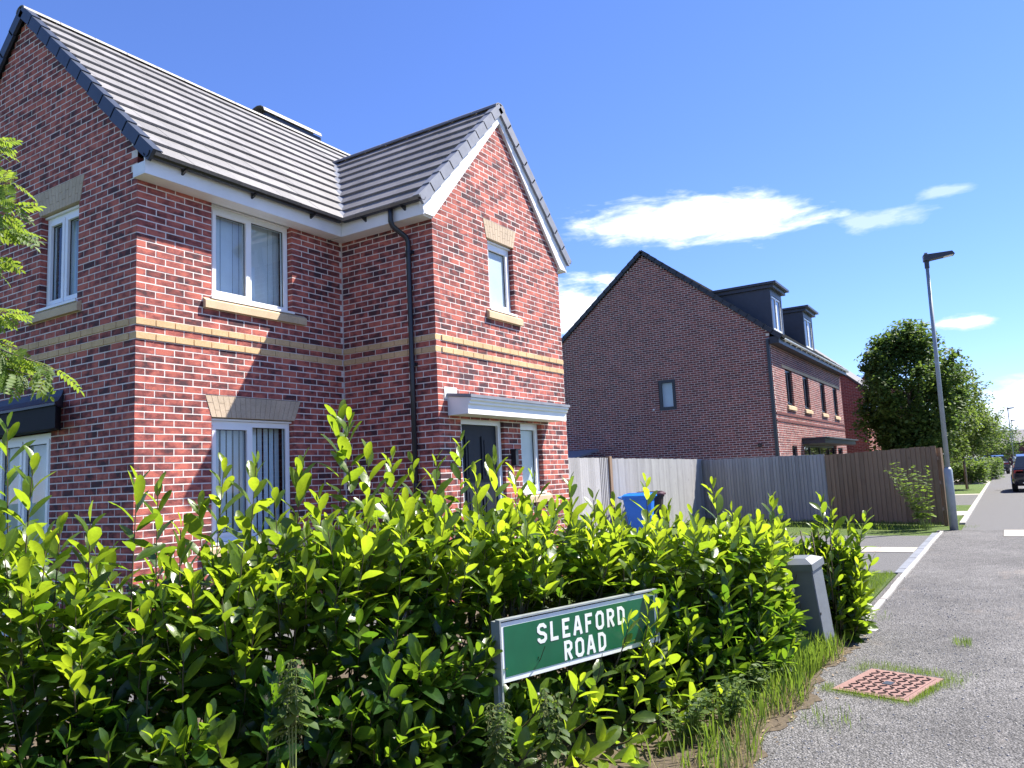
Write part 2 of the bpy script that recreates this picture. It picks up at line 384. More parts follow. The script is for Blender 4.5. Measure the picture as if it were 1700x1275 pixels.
sheet('driveway', 7.45, -5.9, 10.1, .6, .002, M_drive)
sheet('driveway_far', 10.92, -5.9, 13.35, .6, .002, M_drive)
# pale slab strip across the drive, slab by slab
dw = bpy.data.objects['driveway']
y = -5.9
while y < .3:
    mb = MB(); mb.box((10.1+.008, y+.005, -.02), (10.92-.008, y+.595, .012+rnd.uniform(-.002, .002))); mb.build('slab', M_slab, dw); y += .6
# concrete edging, laid end to end, and the grey channel stones at the drive mouth
ed = bpy.data.objects.new('pavement_edging', None); col.objects.link(ed); struct(ed)
x = 3.3
while x < 13.9:
    mb = MB(); j = rnd.uniform(-.006, .006)
    mb.box((x+.004, -6.08+j, -.1), (x+.911, -6.02+j, .02+rnd.uniform(-.004, .004))); mb.build('edging_stone', M_conc, ed); x += .915
x = 7.5
while x < 13.9:
    mb = MB(); mb.box((x+.004, -6.014, -.1), (x+.455, -5.9-.003, .008+rnd.uniform(-.003, .003))); mb.build('channel_stone', M_setts, ed); x += .46
kb = bpy.data.objects.new('kerb', None); col.objects.link(kb); struct(kb)
x = 16.5
while x < 49:
    mb = MB(); mb.box((x+.005, -6.4, -.1), (x+.91, -6.28, .03)); mb.build('kerb_stone', M_conc, kb); x += .915
mb = MB(); mb.box((13.1, -8.6, -.1), (14.6, -7.17, .012)); struct(mb.build('crossing_slab', M_slab))
# front gardens along the street
for i, (x0, x1, mt, nm) in enumerate([(13.35, 19.6, M_lawn, 'verge'), (19.6, 21.4, M_slab, 'garden_path'), (21.4, 24.6, M_lawn, 'front_lawn'), (24.6, 32.4, M_drive, 'shared_drive'), (32.4, 33.2, M_slab, 'garden_path'), (33.2, 46, M_lawn, 'front_lawn'), (46, 60, M_slab, 'far_path')]):
    sheet(nm, x0, -6.27 if i else -6.2, x1, -1.4, -.001+.0002*i, mt)

# ------------------------------------------------------------------ brick walls
BP = {}                                  # thing name -> list of candidate bricks
def visible_size(p, n, w, h):
    x, y, d = project(p)
    if d < .5 or not (-10 < x < 1710 and -10 < y < 1285): return 0.
    view = CAM-np.asarray(p); c = (view@n)/np.linalg.norm(view)
    return max(0., c)*w*h/(d*d)
def brick_wall(th, F, umax, z0, z1, clip, openings, parity, mortar, mat, bands=(), zref=3.15, lead=True, depth=.1025, jamb=True, end_gap=0., limit_key=None):
    """stretcher-bond wall. F=(O,U,N); clip(z)->(ulo,uhi); openings: list of f(z)->(u0,u1) or None"""
    O, U, Nn = F; mo = MB(); loose = []
    k0 = int(math.floor((z0-zref)/.075)); k1 = int(math.ceil((z1-zref)/.075))
    for k in range(k0, k1):
        za, zb = zref+.075*k, zref+.075*(k+1); zm = (za+zb)/2
        lo, hi = clip(zm)
        if hi-lo < .03: continue
        iv = [(lo, hi, False, False)]
        for op in openings:
            r = op(zm)
            if not r: continue
            nv = []
            for (a, b, ja, jb) in iv:
                if r[1] <= a or r[0] >= b: nv.append((a, b, ja, jb)); continue
                if r[0] > a+.01: nv.append((a, r[0], ja, True))
                if r[1] < b-.01: nv.append((r[1], b, True, jb))
            iv = nv
        band = k in bands; odd = (k+parity) % 2
        for (a, b, ja, jb) in iv:
            m0, m1 = a+(.0028 if (ja or a == 0) else 0), b-(.0028 if jb else 0)
            f = [O+U*m0+EZ*za, O+U*m1+EZ*za, O+U*m1+EZ*zb, O+U*m0+EZ*zb]
            mo.quad(*[p-Nn*.0018 for p in f])
            if ja and jamb: mo.quad(*[O+U*m0+EZ*z-Nn*n for (z, n) in ((za, .0028), (zb, .0028), (zb, .11), (za, .11))])
            if jb and jamb: mo.quad(*[O+U*m1+EZ*z-Nn*n for (z, n) in ((za, .0028), (zb, .0028), (zb, .11), (za, .11))])
            # brick runs on the wall's own bond grid
            start = 0. if odd else .1125
            g = math.floor((a-start)/.225)*.225+start
            while g < b:
                u0, u1 = max(g, a), min(g+.212, b)
                if u0 == a and a > 0 and ja and g+.212-a < .05: g += .225; u0, u1 = a, min(g+.212, b)
                if jb and b-(g+.225) < .05: u1 = b
                if lead and not odd and u0 < .1: u0 = max(u0, .1125)
                if end_gap and u1 > umax-.02: u1 = umax-end_gap
                g += .225
                if u1-u0 < .025: continue
                if jb and u1 == b: g = b+1
                if u0 == a and not (ja or a == 0): u0 += .004
                loose.append((u0, u1, za+.0065, zb-.0065, band, abs(u1-u0-.212) < .004))
        
    wl = mo.build('wall', mortar, th)
    st = MB()
    for (u0, u1, za, zb, band, full) in loose:
        pr = rnd.uniform(-.0015, .0015)
        if band:
            b = MB(); b.fbox(F, u0-.001, u1+.001, za-.002, zb+.002, -depth, .014+pr, rnd.random(), False); b.build('band_brick', M_buff, wl); continue
        r = rnd.random(); tint = rnd.uniform(.05, .45) if r < .6 else (rnd.uniform(.4, .7) if r < .88 else rnd.uniform(.65, .95))
        c = O+U*(u0+u1)/2+EZ*(za+zb)/2
        BP.setdefault(limit_key or th.name, []).append((visible_size(c, Nn, u1-u0, zb-za) if full else 0., F, u0, u1, za, zb, pr, tint, depth, wl, mat))
    return wl
BRICK_MESH = {}
def finish_bricks(key, minz=1.5):
    L = BP[key]; L.sort(key=lambda t: -(t[0] if t[4] > minz else 0))
    solo = [t for t in L[:300] if t[0] > 0]; rest = L[len(solo):]
    for (s, F, u0, u1, za, zb, pr, tint, dp, wl, mat) in solo:
        q = round(tint*12)/12; kk = (mat.name, q, dp)
        if kk not in BRICK_MESH:
            b = MB(); b.fbox((V3(0, 0, 0), EX, -EY), -.106, .106, -.031, .031, -dp, 0, q, False); BRICK_MESH[kk] = b.mesh('brick', mat)
        O, U, Nn = F; p = O+U*(u0+u1)/2+EZ*(za+zb)/2+Nn*pr
        Y = -Nn
        mw = Matrix(((U[0], Y[0], 0, p[0]), (U[1], Y[1], 0, p[1]), (U[2], Y[2], 1, p[2]), (0, 0, 0, 1)))
        link('brick', BRICK_MESH[kk], wl, None, mw)
    by = {}
    for t in rest: by.setdefault(t[9].name, []).append(t)
    for w, ts in by.items():
        b = MB()
        for (s, F, u0, u1, za, zb, pr, tint, dp, wl, mat) in ts: b.fbox(F, u0, u1, za, zb, -dp, pr, tint, False)
        b.build('brick_courses', ts[0][10], ts[0][9], kind='stuff')

# ------------------------------------------------------------------ windows
def rect_op(u0, u1, z0, z1): return lambda z: (u0, u1) if z0 < z < z1 else None
def trap_op(b0, b1, t0, t1, z0, z1): return lambda z: (b0+(t0-b0)*(z-z0)/(z1-z0), b1+(t1-b1)*(z-z0)/(z1-z0)) if z0 < z < z1 else None
def window(th, F, u0, u1, z0, z1, splits=(.5,), rec=.075, fw=.06, mat=None, glass=None, blind=None, sash=(0,), cill=True, blind_rot=20, name='window', slat_mat=None, trickle=True):
    mat = mat or M_white; glass = glass or M_glass
    f = MB(); n0, n1 = -rec-.065, -rec
    f.fbox(F, u0, u0+fw, z0, z1, n0, n1); f.fbox(F, u1-fw, u1, z0, z1, n0, n1)
    f.fbox(F, u0+fw, u1-fw, z0, z0+fw, n0, n1-.001); f.fbox(F, u0+fw, u1-fw, z1-fw, z1, n0, n1-.001)
    cuts = [u0+fw]+[u0+(u1-u0)*s for s in splits]+[u1-fw]
    for s in cuts[1:-1]: f.fbox(F, s-fw*.42, s+fw*.42, z0+fw, z1-fw, n0, n1-.002)
    w = f.build(name, mat, th)
    for i in range(len(cuts)-1):
        a = cuts[i]+(fw*.42 if i else 0); b = cuts[i+1]-(fw*.42 if i < len(cuts)-2 else 0); c, d = z0+fw, z1-fw
        if i in sash:
            s = MB(); q = .048; e0, e1 = n0+.01, n1+.012
            a2, b2, c2, d2 = a-.012, b+.012, c-.012, d+.012
            s.fbox(F, a2, a2+q, c2, d2, e0, e1); s.fbox(F, b2-q, b2, c2, d2, e0, e1)
            s.fbox(F, a2+q, b2-q, c2, c2+q, e0, e1-.001); s.fbox(F, a2+q, b2-q, d2-q, d2, e0, e1-.001)
            s.build('sash', mat, w); a, b, c, d = a2+q, b2-q, c2+q, d2-q
        p = MB(); p.fbox(F, a-.004, b+.004, c-.004, d+.004, n0+.03, n0+.034); p.build('pane', glass, w)
        g = MB()                                            # black glazing gasket
        for (aa, bb, cc, dd) in ((a, a+.006, c, d), (b-.006, b, c, d), (a+.006, b-.006, c, c+.006), (a+.006, b-.006, d-.006, d)): g.fbox(F, aa, bb, cc, dd, n0+.036, n0+.046)
        g.build('gasket', M_rub, w)
    if cill:
        c = MB(); c.fbox(F, u0-.02, u1+.02, z0-.03, z0-.002, n0, .03); c.build('cill', mat, w)
    if trickle:
        c = MB(); c.fbox(F, u0+.01, u1+.015, z1+.002, z1+.024, n0+.02, n1+.03); c.build('head_trim', mat, w)
    if blind:
        pitch, wd = blind; O, U, Nn = F; k = 0; u = u0+.05
        while u < u1-.03:
            t = R(blind_rot+rnd.uniform(-4, 4)); du = U*math.cos(t)*wd/2+Nn*math.sin(t)*wd/2; off = np.cross(du/np.linalg.norm(du), EZ)*.0015
            c = O+U*u-Nn*(rec+.16)
            b = MB(); b.hexa([c-du+EZ*(z0+.05), c+du+EZ*(z0+.05), c+du+EZ*(z1-.02), c-du+EZ*(z1-.02)]+[p+off*2 for p in (c-du+EZ*(z0+.05), c+du+EZ*(z0+.05), c+du+EZ*(z1-.02), c-du+EZ*(z1-.02))])
            b.build('blind_slat', slat_mat or M_slat, w); u += pitch*rnd.uniform(.94, 1.06)
    rm = MB(); rm.fbox(F, u0-.05, u1+.05, z0-.05, z1+.05, -rec-.6, -rec-.58); rm.build('room_shade_panel', M_dark, w)  # near-black backing panel; the unlit room's shade is put into its colour
    return w
def stone_sill(th, F, u0, u1, z0, z1, proj=.05, mat=None):
    O, U, Nn = F; mb = MB()
    prof = [(-.1, z0), (proj, z0), (proj, z1-.035), (-.0, z1), (-.1, z1)]
    mb.prism([O+U*u0+EZ*z+Nn*n for (n, z) in prof], U*(u1-u0)); mb.build('sill', mat or M_stone, th)
def flat_arch(th, F, b0, b1, t0, t1, z0, z1, nsol):
    """buff flat-arch lintel made of splayed voussoirs, each half split"""
    O, U, Nn = F; bk = MB(); P = [(b0, z0), (b1, z0), (t1, z1), (t0, z1)]
    bk.prism([O+U*u+EZ*z-Nn*.09 for u, z in P], Nn*.088); ar = bk.build('lintel', M_lintel, th)
    for i in range(nsol):
        a, b = i/nsol, (i+1)/nsol
        def pt(f, h): return (b0+(b1-b0)*f)*(1-h)+(t0+(t1-t0)*f)*h, z0+(z1-z0)*h
        sp = (.0, .33, 1.) if i % 2 else (.0, .66, 1.)
        for h0, h1 in zip(sp[:-1], sp[1:]):
            e = .0022/(z1-z0); g = .0022/((b1-b0)/nsol)*(1/nsol)
            c = [pt(a+g, h0+e), pt(b-g, h0+e), pt(b-g, h1-e), pt(a+g, h1-e)]
            m = MB(); m.hexa([O+U*u+EZ*z-Nn*.01 for u, z in c]+[O+U*u+EZ*z+Nn*(.004+rnd.uniform(-.001, .001)) for u, z in c]); m.build('voussoir', M_lintel, ar)

# ------------------------------------------------------------------ detached house
LW, PW, WW = 2.96, 1.575, 3.2625
house = thing('detached_house', 'red brick detached house with grey tiled roof and projecting front gable', 'house')
F_side = (V3(0, 0, 0), EY, -EX)
F_front = (V3(0, 0, 0), EX, -EY)
F_wside = (V3(LW, -PW, 0), EY, -EX)
F_wfront = (V3(LW, -PW, 0), EX, -EY)
EAVE = 4.9; RY = 2.45; PITCHT = .965
bands = (0, 2)
def gable_clip(half, apex, eave):
    def f(z):
        if z < eave: return (0., 2*half)
        d = half*(z-eave)/(apex-eave); return (d, 2*half-d)
    return f
brick_wall(house, F_side, 4.9, 0, 7.55, gable_clip(2.45, 7.58, 5.2), [rect_op(1.12, 1.94, 3.62, 4.88), trap_op(1.1, 1.97, 1.02, 2.13, 4.875, 5.17), rect_op(1.6, 4.0, 0, 2.33)], 0, M_mortar, M_brick, bands, limit_key='house')
brick_wall(house, F_front, LW, 0, 4.9, lambda z: (0., LW), [rect_op(.9, 2.08, 3.64, 4.95), rect_op(.9, 2.08, .86, 2.376), trap_op(.9, 2.09, .82, 2.19, 2.376, 2.62)], 1, M_mortar, M_brick, bands, end_gap=.012, limit_key='house')
brick_wall(house, F_wside, PW, 0, 4.9, lambda z: (0., PW), [], 1, M_mortar, M_brick, bands, end_gap=.01, limit_key='house')
brick_wall(house, F_wfront, WW, 0, 6.8, gable_clip(WW/2, 6.86, 5.16), [rect_op(1.24, 1.9, 3.77, 4.9), trap_op(1.22, 1.92, 1.15, 2.01, 4.9, 5.17), rect_op(.45, 1.45, 0, 2.36), rect_op(1.88, 2.48, 1.2, 2.36), ], 0, M_mortar, M_brick, bands, limit_key='house')
finish_bricks('house')
# hidden rear and far side walls
rw = MB(); rw.box((.13, 4.8, 0), (6.2, 4.9, 4.95)); rw.prism([(6.1, .12, 0), (6.1, 4.78, 0), (6.1, 4.78, 5.0), (6.1, 2.45, 7.3), (6.1, .12, 5.0)], (.11, 0, 0)); rw.box((6.1, -PW+.12, 0), (6.215, .1, 4.95)); rw.build('rear_wall', M_brick, house)
# windows
window(house, F_front, .91, 2.07, 3.75, 4.845, (.5,), blind=(.088, .08), blind_rot=4, sash=(0,))
stone_sill(house, F_front, .79, 2.27, 3.6, 3.72)
window(house, F_front, .91, 2.07, 1.0, 2.345, (.5,), blind=(.088, .06), blind_rot=8, sash=(0,))
stone_sill(house, F_front, .79, 2.27, .85, .97)
flat_arch(house, F_front, .9, 2.09, .82, 2.19, 2.378, 2.62, 18)
window(house, F_side, 1.13, 1.93, 3.75, 4.845, (.5,), blind=(.09, .094), blind_rot=-3, sash=(0, 1))
stone_sill(house, F_side, 1.03, 2.17, 3.6, 3.72)
flat_arch(house, F_side, 1.1, 1.97, 1.02, 2.13, 4.878, 5.17, 14)
window(house, F_wfront, 1.25, 1.89, 3.9, 4.87, (), glass=M_frost, sash=(0,))
stone_sill(house, F_wfront, 1.15, 2.03, 3.75, 3.87)
flat_arch(house, F_wfront, 1.22, 1.92, 1.15, 2.01, 4.902, 5.17, 12)
window(house, F_wfront, 1.89, 2.47, 1.34, 2.33, (), glass=M_frost, sash=(0,))
stone_sill(house, F_wfront, 1.8, 2.62, 1.19, 1.31)
# front door
df = MB(); F = F_wfront
df.fbox(F, .46, .53, 0, 2.34, -.14, -.05); df.fbox(F, 1.37, 1.44, 0, 2.34, -.14, -.05); df.fbox(F, .53, 1.37, 2.27, 2.34, -.14, -.051)
drf = df.build('door_frame', M_white, house)
dd = MB(); dd.fbox(F, .535, 1.365, .03, 2.265, -.13, -.085); door = dd.build('door', M_door, house)
for (a, b, c, d) in ((.63, .9, 1.55, 2.12), (1.0, 1.27, 1.55, 2.12), (.63, .9, .9, 1.45), (1.0, 1.27, .9, 1.45), (.63, .9, .25, .8), (1.0, 1.27, .25, .8)):
    p = MB(); p.fbox(F, a, b, c, d, -.084, -.07); p.fbox(F, a+.05, b-.05, c+.05, d-.05, -.07, -.062); p.build('door_panel', M_door, door)
h = MB(); h.tube([F[0]+EX*1.3+EZ*1.05-(-EY)*.06*0-EY*-.075+EY*0, F[0]+EX*1.3+EZ*1.05-EY*-.03], .012); h.tube([F[0]+EX*1.31+EZ*1.05+EY*.035, F[0]+EX*1.2+EZ*1.05+EY*.035], .01); h.build('door_handle', M_chrome, door)
lm = MB(); lm.fbox(F, 1.6, 1.67, 1.72, 1.93, 0.002, .08); lm.fbox(F, 1.585, 1.685, 1.93, 1.95, .002, .1); lm.build('porch_lamp', M_black, house)
# door canopy: moulded white box with lead-grey top, running to the corner
cp = MB(); U0, U1 = .19, 2.7
prof = [(.001, 2.36), (.31, 2.36), (.31, 2.47), (.335, 2.485), (.335, 2.51), (.36, 2.53), (.36, 2.555), (.001, 2.6)]
O, U, Nn = F_wfront
cp.prism([O+U*U0+EZ*z+Nn*n for n, z in prof], U*(U1-U0)); can = cp.build('porch_canopy', M_cream, house)
tp = MB(); tp.prism([O+U*(U0-.02)+EZ*z+Nn*n for n, z in [(.001, 2.603), (.375, 2.558), (.375, 2.595), (.001, 2.64)]], U*(U1-U0+.04)); tp.build('canopy_top', M_lead, can)
fl = MB(); fl.fbox(F_wfront, U0-.06, U0+.2, 2.56, 2.72, .001, .004); fl.build('flashing_plate', M_cream, can)

# bay with dark canopy on the gable side
window(house, F_side, 1.61, 4.0, .02, 2.3, (.27, .5, .73), rec=.03, fw=.08, blind=(.1, .098), blind_rot=6, sash=(0, 1, 2, 3), cill=False, name='garden_door', trickle=False)
bc = MB(); bc.prism([(-.001, 1.4, 2.31), (-.2, 1.13, 2.31), (-.2, 1.13, 2.55), (-.001, 1.4, 2.55)], (0, 2.9, 0)); bcan = bc.build('bay_canopy', plain('bay_fascia', (.012, .013, .018), .7, spec=.2), house)
tp = MB(); arc = [(-.001, 2.76, 1.36), (-.05, 2.68, 1.31), (-.12, 2.62, 1.23), (-.225, 2.58, 1.1), (-.225, 2.553, 1.1), (-.001, 2.553, 1.36)]
tp.prism([(x, y, z) for x, z, y in arc], (0, 2.95, 0)); tp.build('bay_canopy_top', M_anth, bcan)

# roofs -------------------------------------------------------------------
def slope_tiles(th, P0, U, S, width, length, gauge, tw, mat, skip=None, thick=.04, jitter=.0015):
    """tiles laid on a slope. P0 eave corner, U along the eave, S up the slope (unit)"""
    Nn = np.cross(U, S); Nn = Nn if Nn[2] > 0 else -Nn
    T = []
    rows = int(math.ceil(length/gauge)); gauge = length/rows
    for r in range(rows):
        v0 = r*gauge; off = 0 if r % 2 else -tw/2; u = off
        while u < width:
            u0, u1 = max(u, 0), min(u+tw-.003, width); u += tw
            if u1-u0 < .04: continue
            c = P0+U*(u0+u1)/2+S*(v0+gauge/2)
            if skip and skip(c): continue
            dj = rnd.uniform(-jitter, jitter)
            lo0, lo1 = .012+dj, .012+thick+dj; v1 = min(v0+gauge+.05, length+.01)
            P = [P0+U*a+S*v+Nn*n for (v, n) in ((v0, lo0), (v0, lo1)) for a in (u0, u1)]
            Q = [P0+U*a+S*v+Nn*n for (v, n) in ((v1, -.002+dj), (v1, .018+dj)) for a in (u0, u1)]
            pts = [P[0], P[1], Q[1], Q[0], P[2], P[3], Q[3], Q[2]]
            T.append((visible_size(c, Nn, u1-u0, gauge), pts, c, rnd.random(), abs(u1-u0-tw+.003) < .002))
    return T, (U, S, Nn)
def finish_tiles(th, sets, mat, n=300, name='roof_tile'):
    allt = [(t, i) for i, (T, fr, par) in enumerate(sets) for t in T]
    allt.sort(key=lambda q: -(q[0][0] if q[0][4] else 0))
    solo = [q for q in allt[:n] if q[0][0] > 0 and q[0][4]]; rest = allt[len(solo):]
    for (s, pts, c, tint, full), i in solo:
        fr, par = sets[i][1], sets[i][2]; Mx = np.array(fr).T; cache = {}
        m = MB(); m.hexa([(p-c) for p in pts], round(tint*6)/6)
        kk = ('tile', i, mat.name, tuple(np.round(np.array([p-c for p in pts]).ravel(), 3)), round(tint*6))
        if kk not in BRICK_MESH: BRICK_MESH[kk] = m.mesh(name, mat)
        link(name, BRICK_MESH[kk], par, None, Matrix.Translation(Vector(c)))
    for i, (T, fr, par) in enumerate(sets):
        m = MB()
        for (t, j) in rest:
            if j == i: m.hexa(t[1], t[3])
        if m.v: m.build('tile_courses', mat, par, kind='stuff')
def slope_frame(dy): return dy/np.linalg.norm(dy)
rise = 7.66-5.03; run = RY+.3
S1 = slope_frame(V3(0, run, rise)); L1 = math.hypot(run, rise)
S2 = slope_frame(V3(0, -run, rise))
roof = MB()                                              # roofing felt under the tiles, main range and wing
WRX, WRZ = 4.59, 6.95; WE = 2.70
roof.quad((-.05, -.3, 5.02), (6.27, -.3, 5.02), (6.27, RY, 7.65), (-.05, RY, 7.65)); roof.quad((-.05, RY, 7.65), (6.27, RY, 7.65), (6.27, 5.2, 5.02), (-.05, 5.2, 5.02))
roof.quad((WE, -1.64, 5.02), (WRX, -1.64, 6.94), (WRX, 1.9, 6.94), (WE, 1.9, 5.02)); roof.quad((WRX, -1.64, 6.94), (6.48, -1.64, 5.02), (6.48, 1.9, 5.02), (WRX, 1.9, 6.94))
roofo = roof.build('roof', M_dark, house)
def wing_z(x): return 5.02+(1.89-abs(x-WRX))*1.016
def main_z(y): return 5.02+(y+.3)*rise/run
T1 = slope_tiles(house, V3(-.03, -.34, 5.0), EX, S1, 6.27, L1+.05, .325, .3, M_tile, skip=lambda c: WE < c[0] < 6.45 and wing_z(c[0]) > c[2]+.12)
T2 = slope_tiles(house, V3(-.03, 5.24, 5.0), EX, S2, 6.27, L1+.05, .325, .3, M_tile)
SW1 = slope_frame(V3(WRX-WE, 0, WRZ-5.03)); LW1 = math.hypot(WRX-WE, WRZ-5.03)
SW2 = slope_frame(V3(-(WRX-WE), 0, WRZ-5.03))
T3 = slope_tiles(house, V3(WE-.04, -1.62, 5.0), EY, SW1, 3.6, LW1+.05, .325, .3, M_tile, skip=lambda c: c[1] > -.3 and main_z(c[1]) > c[2]+.12)
T4 = slope_tiles(house, V3(6.48+.04, -1.62, 5.0), EY, SW2, 3.6, LW1+.05, .325, .3, M_tile, skip=lambda c: c[1] > -.3 and main_z(c[1]) > c[2]+.12)
finish_tiles(house, [(T1[0], T1[1], roofo), (T2[0], T2[1], roofo), (T3[0], T3[1], roofo), (T4[0], T4[1], roofo)], M_tile)
def verge_caps(th, P0, S, Nn, out, length, gauge, mat):
    """stepped verge units; out = unit vector out over the gable"""
    rows = int(math.ceil(length/gauge)); g = length/rows
    for r in range(rows):
        a, b = r*g-.012, (r+1)*g+.01; m = MB(); h = .07
        q0 = [P0+S*a+Nn*(h-.14), P0+S*b+Nn*(h-.16), P0+S*b+Nn*(h-.016), P0+S*a+Nn*(h)]
        m.hexa([p+out*.0 for p in q0]+[p+out*.035 for p in q0])
        q1 = [P0+S*a+Nn*(h-.014), P0+S*b+Nn*(h-.03), P0+S*b+Nn*(h-.017), P0+S*a+Nn*(h-.001)]
        m.hexa([p-out*.075 for p in q1]+[p-out*.0005 for p in q1])
        m.build('verge_cap', mat, th)
def nrm(U, S): n = np.cross(U, S); return n if n[2] > 0 else -n
verge_caps(roofo, V3(-.035, -.33, 5.01), S1, nrm(EX, S1), -EX, L1+.03, .325, M_navy)
verge_caps(roofo, V3(-.035, 5.23, 5.01), S2, nrm(EX, S2), -EX, L1+.03, .325, M_navy)
verge_caps(roofo, V3(WE-.03, -1.625, 5.01), SW1, nrm(EY, SW1), -EY, LW1+.03, .325, M_lead)
verge_caps(roofo, V3(6.48+.03, -1.625, 5.01), SW2, nrm(EY, SW2), -EY, LW1+.03, .325, M_lead)
def ridge_tiles(th, P0, U, n, ln, mat, r=.12, lift=.0, name='ridge_tile'):
    side = np.cross(U, EZ)
    for i in range(n):
        a = P0+U*(i*ln+.004); b = P0+U*((i+1)*ln-.004); m = MB(); s = 7
        ring = lambda c, rr: [c+side*rr*math.cos(t)*1.05+EZ*(rr*.72*math.sin(t)-.055+lift) for t in [math.pi*k/(s-1) for k in range(s)]]
        A, B = ring(a, r), ring(b, r); A2, B2 = ring(a, r-.016), ring(b, r-.016)
        for k in range(s-1): m.hexa([A2[k], A2[k+1], B2[k+1], B2[k], A[k], A[k+1], B[k+1], B[k]])
        m.build(name, mat, th)
ridge_tiles(roofo, V3(-.08, RY, 7.7), EX, 14, .45, M_tile, r=.1)
ridge_tiles(roofo, V3(WRX, -1.66, 6.985), EY, 8, .45, M_tile)
# raised vent run on the far side of the ridge
rv = MB(); rv.box((3.72, RY-.04, 7.6), (4.95, RY+.26, 7.78)); rvo = rv.build('ridge_vent', M_black, roofo)
ridge_tiles(rvo, V3(3.66, RY+.12, 7.85), EX, 3, .43, M_tile, r=.18)
# valley gutter
vl = MB(); a, b = V3(2.67, -.31, 5.06), V3(WRX, 1.66, 6.99); sd = V3(-.045, .045, 0)
vl.hexa([a-sd, b-sd, b+sd, a+sd]+[p+EZ*.022 for p in (a-sd, b-sd, b+sd, a+sd)]); vl.build('valley_trim', M_lead, roofo)
# fascias, soffits
fa = MB(); fa.box((-.05, -.215, 4.845), (2.74, -.195, 5.04)); fa.box((-.05, -.195, 4.845), (2.74, -.001, 4.86)); fa.build('fascia', M_white2, house)
fa = MB(); fa.box((2.745, -1.615, 4.845), (2.765, -.1955, 5.04)); fa.box((2.765, -1.58, 4.845), (2.9595, -.002, 4.86)); fa.build('fascia', M_white2, house)
fa = MB(); fa.box((6.42, -1.615, 4.845), (6.44, 0, 5.04)); fa.box((6.2235, -1.58, 4.845), (6.42, 0, 4.86)); fa.build('fascia', M_white2, house)
bx = MB(); bx.box((-.05, -.194, 4.862), (-.002, .0, 4.98)); bx.build('box_end', M_white2, house)
bb = MB(); z0 = 5.03
for s in (-1, 1):
    e = V3(WRX+s*1.83, -1.62, 4.86); tpp = V3(WRX, -1.62, 6.72); 
    bb.prism([e, e+EZ*.17+EX*s*.06, tpp+EZ*.22, tpp, e-EX*s*.19+EZ*.004], V3(0, .043, 0)); 
bb.build('bargeboard', M_white2, house)
# gutters with brackets
def gutter(th, A, B, out, mat, r=.056):
    A, B, out = map(np.asarray, (A, B, out)); m = MB(); s = 7
    pr = [(r*math.cos(t), r*math.sin(t)) for t in [math.pi+math.pi*k/(s-1) for k in range(s)]]+[((r-.008)*math.cos(t), (r-.008)*math.sin(t)) for t in [2*math.pi-math.pi*k/(s-1) for k in range(s)]]
    m.prism([A+out*x+EZ*z for x, z in pr], B-A); g = m.build('gutter', mat, th)
    d = B-A; ln = np.linalg.norm(d); k = max(2, int(ln/.8))
    for i in range(k):
        c = A+d*(i+.5)/k; t = d/ln*.012; b = MB()
        tri = [(-.058, .0), (-.058, -.1), (.02, -.065), (.045, -.045)]
        b.prism([c-t+out*x+EZ*z for x, z in tri], 2*t); b.build('gutter_bracket', mat, g)
    return g
gutter(house, (-.08, -.272, 5.05), (2.66, -.272, 5.05), -EY, M_black)
gutter(house, (2.688, -1.66, 5.05), (2.688, -.33, 5.05), -EX, M_black)
gutter(house, (6.5, -1.66, 5.05), (6.5, 0, 5.05), EX, M_black)
dp = MB(); dp.tube([(2.69, -1.13, 5.0), (2.69, -1.13, 4.93), (2.69, -1.13, 4.84), (2.71, -1.14, 4.78), (2.88, -1.215, 4.66), (2.905, -1.225, 4.6), (2.905, -1.225, 3.), (2.905, -1.225, .05)], .034, 10)
dpo = dp.build('downpipe', M_black, house, smooth=True)
for z in (4.45, 3.0, 1.5):
    b = MB(); b.box((2.92, -1.275, z), (2.959, -1.175, z+.04)); b.tube([(2.905, -1.225, z-.002), (2.905, -1.225, z+.042)], .04, 10); b.build('pipe_clip', M_black, dpo)

# ------------------------------------------------------------------ neighbouring three-storey house
NX, NY, NXE = 20.6, -1.36, 32.85; HALF = 4.15; NEAV = 5.55; NRZ = 9.2; NYR = NY+HALF
nb = thing('semi_detached_house', 'large red brick house with blank gable wall and two dark dormers behind the fence', 'house')
F_ns = (V3(NX, NY, 0), EY, -EX); F_nf = (V3(NX, NY, 0), EX, -EY)
nwin = [(22.3, 23.3), (24.95, 25.95), (28.05, 29.0), (30.75, 31.7)]
ops = [rect_op(a-NX, b-NX, 3.5, 4.78) for a, b in nwin]+[rect_op(1.75, 2.5, 1.3, 2.15), rect_op(3.6, 9.6, 0, 2.25), rect_op(10.1, 11.2, 1.2, 2.15)]
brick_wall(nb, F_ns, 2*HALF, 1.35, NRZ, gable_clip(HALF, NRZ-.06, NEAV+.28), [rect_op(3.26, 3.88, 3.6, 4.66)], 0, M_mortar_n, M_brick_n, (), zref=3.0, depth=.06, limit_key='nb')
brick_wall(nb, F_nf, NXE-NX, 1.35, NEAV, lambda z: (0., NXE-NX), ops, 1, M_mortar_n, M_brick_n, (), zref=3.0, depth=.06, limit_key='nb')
finish_bricks('nb', 1.9)
bw = MB(); bw.box((NX+.09, NY+.09, 0), (NXE, NY+HALF*2, 1.36)); bw.box((NX+.3, NY+8.2, 1.36), (NXE, NY+8.3, NEAV)); bw.prism([(NXE-.1, NY+.1, 1.36), (NXE-.1, NY+8.2, 1.36), (NXE-.1, NY+8.2, NEAV), (NXE-.1, NYR, NRZ-.1), (NXE-.1, NY+.1, NEAV)], (.1, 0, 0)); bw.build('rear_wall', M_brick_n, nb)
M_dg = plain('dark_window_frame', (.02, .026, .04), .4)
